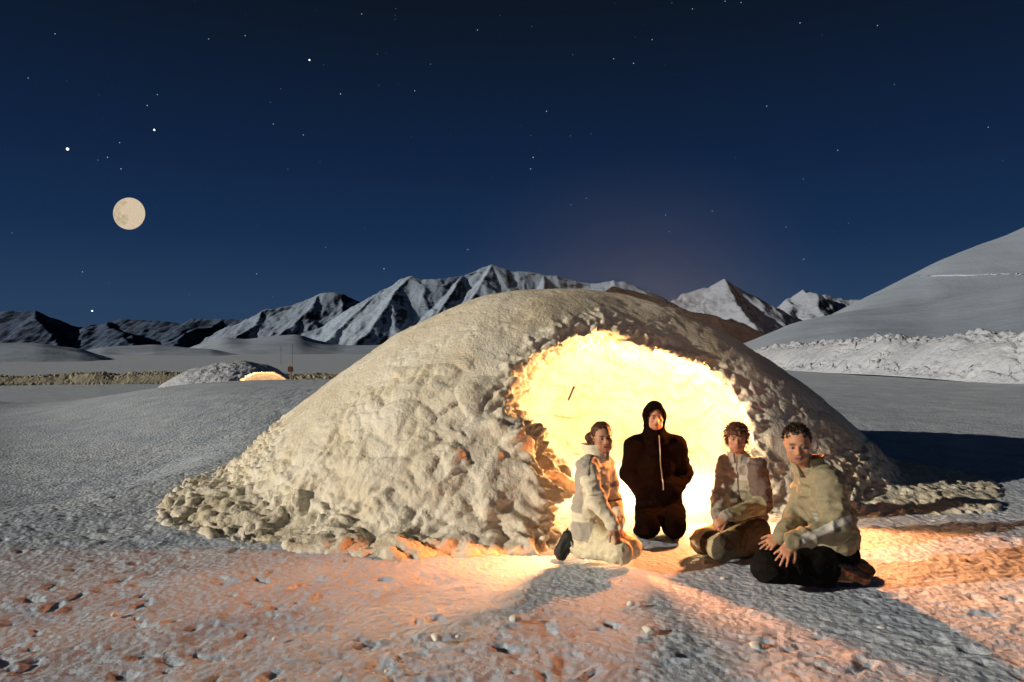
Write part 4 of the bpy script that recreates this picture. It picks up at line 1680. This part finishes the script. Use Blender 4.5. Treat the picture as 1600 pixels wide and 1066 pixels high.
# ---- woman in the grey banded jacket, hands clasped
def P3():
    J = dict(pelvis=at(1168, 822, 6.02), waist=at(1166, 795, 6.0), chest=at(1162, 750, 5.95), neck=at(1154, 714, 5.91),
             head=at(1151, 684.5, 5.86), hs=0.97,
             shR=at(1135, 726, 6.02), shL=at(1182, 730, 5.82), elR=at(1127, 778, 5.92), elL=at(1193, 788, 5.74),
             wrR=at(1121, 806, 5.62), wrL=at(1134, 808, 5.52),
             hipR=at(1155, 824, 6.06), hipL=at(1182, 830, 5.86), knR=at(1098, 846, 5.80), knL=at(1124, 855, 5.54),
             anR=at(1158, 848, 6.15), anL=at(1184, 856, 5.86), toeR=at(1176, 848, 6.25), toeL=at(1200, 858, 5.95), tone=0.92)
    J['Mh'] = frame((-0.26, -0.96, -0.05), (0.04, 0, 1))
    J['Mb'] = frame((-0.62, -0.78, 0), unit(J['neck'] - J['pelvis']))
    J['handR'] = dict(a=((-0.05, -0.55, -0.6), (-0.7, -0.4, 0.6), -1), k=dict(curl=(.5, .8, .5), spread=.02, s=.95))
    J['handL'] = dict(a=((-0.75, -0.15, -0.45), (0.0, -0.75, 0.6), 1), k=dict(curl=(.45, .7, .5), spread=.02, s=.95))

    def build(root, J, f):
        Mb = J['Mb']
        gr, lt, dk, yl = np.array([.38, .35, .30]), np.array([.55, .50, .42]), np.array([.15, .115, .10]), np.array([.36, .33, .20])

        def adds(f):
            f.ell(J['waist'] + np.array([0, .01, -.05]), (.175, .15, .12), Mb, 0)
            f.ell(J['waist'] + np.array([0, 0, .06]), (.165, .135, .14), Mb, .05)
            f.ell(J['chest'], (.175, .135, .17), Mb, .05)
            f.cone(J['shL'], J['shR'], .068, .068, .06)
            f.cone(J['chest'] + np.array([0, 0, .06]), J['neck'], .11, .075, .05)
            for q in 'LR':
                f.cone(J['sh' + q], J['el' + q], .076, .070, .03)
                f.cone(J['el' + q], J['wr' + q], .066, .046, .05)

        def colf(V):
            q = (V - J['chest']) @ Mb
            col = np.tile(gr, (len(V), 1))
            z = V[:, 2]
            tL, dL = seg_t(V, J['shL'], J['elL'])
            fL, eL = seg_t(V, J['elL'], J['wrL'])
            tR, dR = seg_t(V, J['shR'], J['elR'])
            fR, eR = seg_t(V, J['elR'], J['wrR'])
            armL = np.minimum(dL, eL) < .085
            armR = np.minimum(dR, eR) < .080
            body = ~armL & ~armR
            fr = q[:, 1] < 0
            col[fr & body & (z > .625) & (z < .668)] = lt
            col[fr & body & (z < .625) & (z > .46) & (q[:, 0] > 0.012)] = gr * np.array([1.1, 1.12, .95])
            col[fr & (np.abs(q[:, 0]) < .006) & body] = dk * .5
            col[(q[:, 1] > .02) & body] = dk * 1.5
            col[armL & (q[:, 0] > .07)] = dk
            col[armL & (eL < dL) & (fL > .12) & ((V - J['elL'])[:, 0] < .02)] = yl
            col[armR & (eR < dR) & (fR > .1) & (fR < .5)] = gr * 1.25
            col[armL & (eL < dL) & (fL > .90)] = gr * .8
            col[armR & (eR < dR) & (fR > .90)] = gr * .7
            col[body & (z < .335) & (z > .315)] = dk
            return col
        jk, V, Q = garment("jacket", J, adds, root, M_CLOTH, colf, 0.014, seed=23)

        def addt(f):
            f.ell(J['pelvis'] + np.array([0, 0, -.01]), (.17, .15, .12), Mb, 0)
            for q in 'LR':
                f.cone(J['hip' + q], J['kn' + q], .110, .092, .04)
                f.cone(J['kn' + q], J['an' + q], .088, .078, .04)

        def colt(V):
            base = np.array([.085, .072, .050])
            col = np.tile(base, (len(V), 1))
            for q, w in (('R', 1.0), ('L', 0.45)):
                t, d = seg_t(V, J['hip' + q], J['kn' + q])
                ax = unit(J['kn' + q] - J['hip' + q])
                lat = np.cross(ax, (0, 0, 1))
                r = (V - J['hip' + q]) @ lat
                m = (d < .125) & (V[:, 2] > 0.05)
                if q == 'R':
                    m &= (np.linalg.norm(V - J['knR'], axis=1) < .30) & (r > -0.045)
                else:
                    m &= (r > 0.0) & (np.linalg.norm(V - J['knR'], axis=1) > .10) & (r < .075) & (V[:, 2] > .07)
                    t2, d2 = seg_t(V, J['hipR'], J['knR'])
                    m &= d < d2
                col[m] = np.array([.42, .40, .26])
            return col
        garment("trousers", J, addt, root, M_CLOTH, colt, 0.008, seed=28, foldsc=(12, 9, 12))
        Mc = frame((-.45, -.89, 0), (0, 0, 1))
        collar("collar", J['neck'] + np.array([0, 0, -.045]), Mc, .075, .085, .022, .30, gr * .9, M_CLOTH, root, lean=.02)
        # silver buckle at the waist
        m = (np.abs(V[:, 0] - at(1146, 782, 5.75)[0]) < .02) & (np.abs(V[:, 2] - at(1146, 782, 5.75)[2]) < .02)
        yb = V[m, 1].min() - .002 if m.any() else 5.75
        b0 = np.array([at(1146, 782, yb)[0], yb, at(1146, 782, yb)[2]])
        tube("buckle", [b0 + np.array([-.028, 0, -.004]), b0 + np.array([.028, -.004, .004])], .020, M_METAL, root, (.7, .66, .55), flat=.25, n=8)
        for q in 'LR':
            a = J['an' + q]
            boot("boot", a + np.array([.05, .03, .05]), a + np.array([.13, .06, -.03]), a + np.array([.15, .07, -.04]), a + np.array([.01, .01, .0]), a + np.array([-.05, -.03, 0]), root, soledir=(.6, .4, .6))

        def hair(f, L, M, s):
            f.ell(L(0, .022, .040), np.array([.090, .102, .094]) * s, M, 0)
            f.ell(L(0, .04, -.01), np.array([.090, .070, .075]) * s, M, .02)
            f.ell(L(0, -.080, -.045), np.array([.060, .08, .085]) * s, M, .012, 'sub')
            f.ell(L(0, -.06, -.12), np.array([.10, .10, .08]) * s, M, .01, 'sub')
            f.ell(L(.02, -.083, .055), np.array([.05, .02, .025]) * s, M, .012)
        hair_part(J, root, hair, (.085, .028, .012), dict(n=420, rmul=1.14, mask=lambda q: (q[1] > -.03 or q[2] > .07) and q[2] > -.06, length=.036, seedv=9,
                                                        dirfn=lambda q: np.array([np.sign(q[0]) * .3, .1, -.5]), width=.0028), disp=.007, seed=15)
    make_person(J, "person with tousled brown hair, grey jacket with pale chest band, kneeling with clasped hands", build)


# ---- man in the khaki jacket at the right
def P4():
    J = dict(pelvis=at(1303, 862, 5.14), waist=at(1298, 832, 5.12), chest=at(1284, 778, 5.06), neck=at(1263, 728, 5.02),
             head=at(1246, 694, 4.96), hs=1.13,
             shR=at(1262, 745, 5.26), shL=at(1293, 752, 4.90), elR=at(1243, 808, 5.22), elL=at(1306, 826, 4.80),
             wrR=at(1220, 838, 5.04), wrL=at(1238, 846, 4.70),
             hipR=at(1285, 872, 5.24), hipL=at(1290, 880, 5.02), knR=at(1206, 866, 5.26), knL=at(1198, 886, 4.86),
             anR=at(1300, 892, 5.22), anL=at(1292, 900, 4.96), toeR=at(1345, 896, 5.2), toeL=at(1330, 906, 4.98), tone=1.0, stubble=.35)
    J['Mh'] = frame((-0.34, -0.93, -0.14), (-0.06, 0, 1))
    J['Mb'] = frame((-0.88, -0.45, -.1), unit(J['neck'] - J['pelvis']))
    J['handL'] = dict(a=((-0.62, -0.22, -0.72), (-0.25, -0.88, 0.42), 1), k=dict(curl=(.14, .22, .18), spread=.24, s=1.12, thumb=(.75, .15)))
    J['handR'] = dict(a=((-0.80, -0.15, -0.45), (-0.1, -0.72, 0.66), -1), k=dict(curl=(.2, .25, .2), spread=.16, s=1.08))

    def build(root, J, f):
        Mb = J['Mb']
        kh, wh = np.array([.31, .275, .18]), np.array([.66, .64, .58])

        def adds(f):
            f.ell(J['waist'] + np.array([.02, .0, -.06]), (.185, .165, .13), Mb, 0)
            f.ell(J['waist'] + np.array([0, 0, .06]), (.18, .155, .16), Mb, .05)
            f.ell(J['chest'], (.19, .150, .19), Mb, .05)
            f.cone(J['shL'], J['shR'], .085, .085, .07)
            f.cone(J['chest'] + np.array([0, 0, .08]), J['neck'] + np.array([.02, 0, -.01]), .13, .085, .05)
            f.cone(J['shL'], J['elL'], .096, .090, .04)
            f.cone(J['elL'], J['wrL'], .088, .052, .03)
            f.cone(J['shR'], J['elR'], .090, .076, .04)
            f.cone(J['elR'], J['wrR'], .074, .052, .03)

        def colf(V):
            q = (V - J['chest']) @ Mb
            col = np.tile(kh, (len(V), 1))
            tL, dL = seg_t(V, J['shL'], J['elL'])
            fL, eL = seg_t(V, J['elL'], J['wrL'])
            arm = np.minimum(dL, eL) < .112
            body = ~arm
            z = V[:, 2]
            e = unit(J['elL'] - J['shL'])
            h = (V - J['elL']) @ unit(e + np.array([.35, 0, .0]))
            band = arm & (h > -.055) & (h < -.008) & (V[:, 0] < J['elL'][0] + .13)
            col[band] = wh
            col[body & (q[:, 1] < -.02) & (z < .62 + .5 * q[:, 1]) & (z > .36) & (q[:, 0] > .02)] = wh * np.array([.66, .70, .72])
            col[body & (q[:, 1] > .055) & (q[:, 1] < .10) & (z > .52) & (z < .76)] = wh * .85
            col[arm & (eL < dL) & (fL > .92)] = kh * .8
            ln = np.abs(q[:, 1] + .05 - .3 * (z - .7)) < .006
            col[ln & (z > .66) & arm] = kh * .3
            return col
        garment("jacket", J, adds, root, M_CLOTH, colf, 0.017, fs=.8, seed=33)
        Mc = frame((-.62, -.78, -.05), (-.22, 0, 1))
        collar("collar", J['neck'] + np.array([.012, 0.0, -.055]), Mc, .098, .115, .022, .45, kh * 1.15, M_CLOTH, root, lean=.0, th=.016)

        def addt(f):
            f.ell(J['pelvis'] + np.array([0, 0, -.02]), (.18, .16, .12), Mb, 0)
            for q in 'LR':
                f.cone(J['hip' + q], J['kn' + q], .122, .098, .04)
                f.cone(J['kn' + q], J['an' + q], .096, .078, .04)
        garment("trousers", J, addt, root, M_DARKCLOTH, lambda V: np.tile((.014, .013, .012), (len(V), 1)), 0.008, seed=38)
        a = J['anL']
        boot("boot", a + np.array([.02, -.02, .075]), a + np.array([.19, .0, .01]), a + np.array([.27, .01, -.035]), a + np.array([.0, -.01, .0]), a + np.array([-.06, 0, -.01]),
             root, soledir=(.35, -.25, .9), upper=(.16, .075, .028), sole=(.03, .028, .025), welt=(.30, .06, .03))
        a = J['anR'] + np.array([.03, 0, .01])
        boot("boot", a + np.array([.03, -.02, .09]), a + np.array([.18, .0, .02]), a + np.array([.25, .01, -.03]), a + np.array([.0, .0, .01]), a + np.array([-.06, 0, .0]),
             root, soledir=(.35, -.25, .9), upper=(.14, .065, .03), sole=(.035, .03, .027))
        # small square badge near the hem
        c = J['waist']

        def hair(f, L, M, s):
            f.ell(L(0, .026, .042), np.array([.080, .096, .082]) * s, M, 0)
            f.ell(L(0, .06, -.01), np.array([.074, .060, .06]) * s, M, .02)
            f.ell(L(0, -.085, -.050), np.array([.066, .085, .108]) * s, M, .010, 'sub')
            f.ell(L(0, -.03, -.10), np.array([.10, .11, .08]) * s, M, .01, 'sub')
        hair_part(J, root, hair, (.028, .014, .009), dict(n=300, rmul=1.04, mask=lambda q: (q[1] > -.0 or q[2] > .085) and q[2] > .01, length=.018, seedv=19,
                                                        dirfn=lambda q: np.array([0, -.2, .4]), width=.0026), disp=.005, seed=25)
    make_person(J, "man in khaki jacket with white sleeve band and black trousers, rightmost of the four", build)


P1()
P2()
P3()
P4()


# ------------------------------------------------------------------ breath-warm steam drifting out of the doorway
def steam():
    V, F = sphere_data(24, 14, 1.0)
    V = np.array(V) * np.array([2.1, 0.7, 1.5]) + np.array([1.2, 6.6, 2.25])
    m = bpy.data.materials.new("steam_air")
    m.use_nodes = True
    t = m.node_tree
    t.nodes.clear()
    out = t.nodes.new('ShaderNodeOutputMaterial')
    pv = t.nodes.new('ShaderNodeVolumePrincipled')
    pv.inputs['Color'].default_value = (0.95, 0.95, 0.95, 1)
    g = t.nodes.new('ShaderNodeNewGeometry')
    sub = t.nodes.new('ShaderNodeVectorMath')
    sub.operation = 'SUBTRACT'
    sub.inputs[1].default_value = (1.2, 6.6, 2.25)
    t.links.new(g.outputs['Position'], sub.inputs[0])
    dv = t.nodes.new('ShaderNodeVectorMath')
    dv.operation = 'DIVIDE'
    dv.inputs[1].default_value = (2.1, 0.7, 1.5)
    t.links.new(sub.outputs[0], dv.inputs[0])
    ln = t.nodes.new('ShaderNodeVectorMath')
    ln.operation = 'LENGTH'
    t.links.new(dv.outputs[0], ln.inputs[0])
    mp = t.nodes.new('ShaderNodeMapRange')
    mp.interpolation_type = 'SMOOTHSTEP'
    mp.inputs['From Min'].default_value = 0.0
    mp.inputs['From Max'].default_value = 1.0
    mp.inputs['To Min'].default_value = STEAM
    mp.inputs['To Max'].default_value = 0.0
    t.links.new(ln.outputs['Value'], mp.inputs['Value'])
    t.links.new(mp.outputs[0], pv.inputs['Density'])
    t.links.new(pv.outputs[0], out.inputs['Volume'])
    o = poly_obj("steam", V, F, m)
    tag(o, "faint warm glowing steam rising over the lit doorway", "steam", kind='stuff')


STEAM = 0.08
steam()
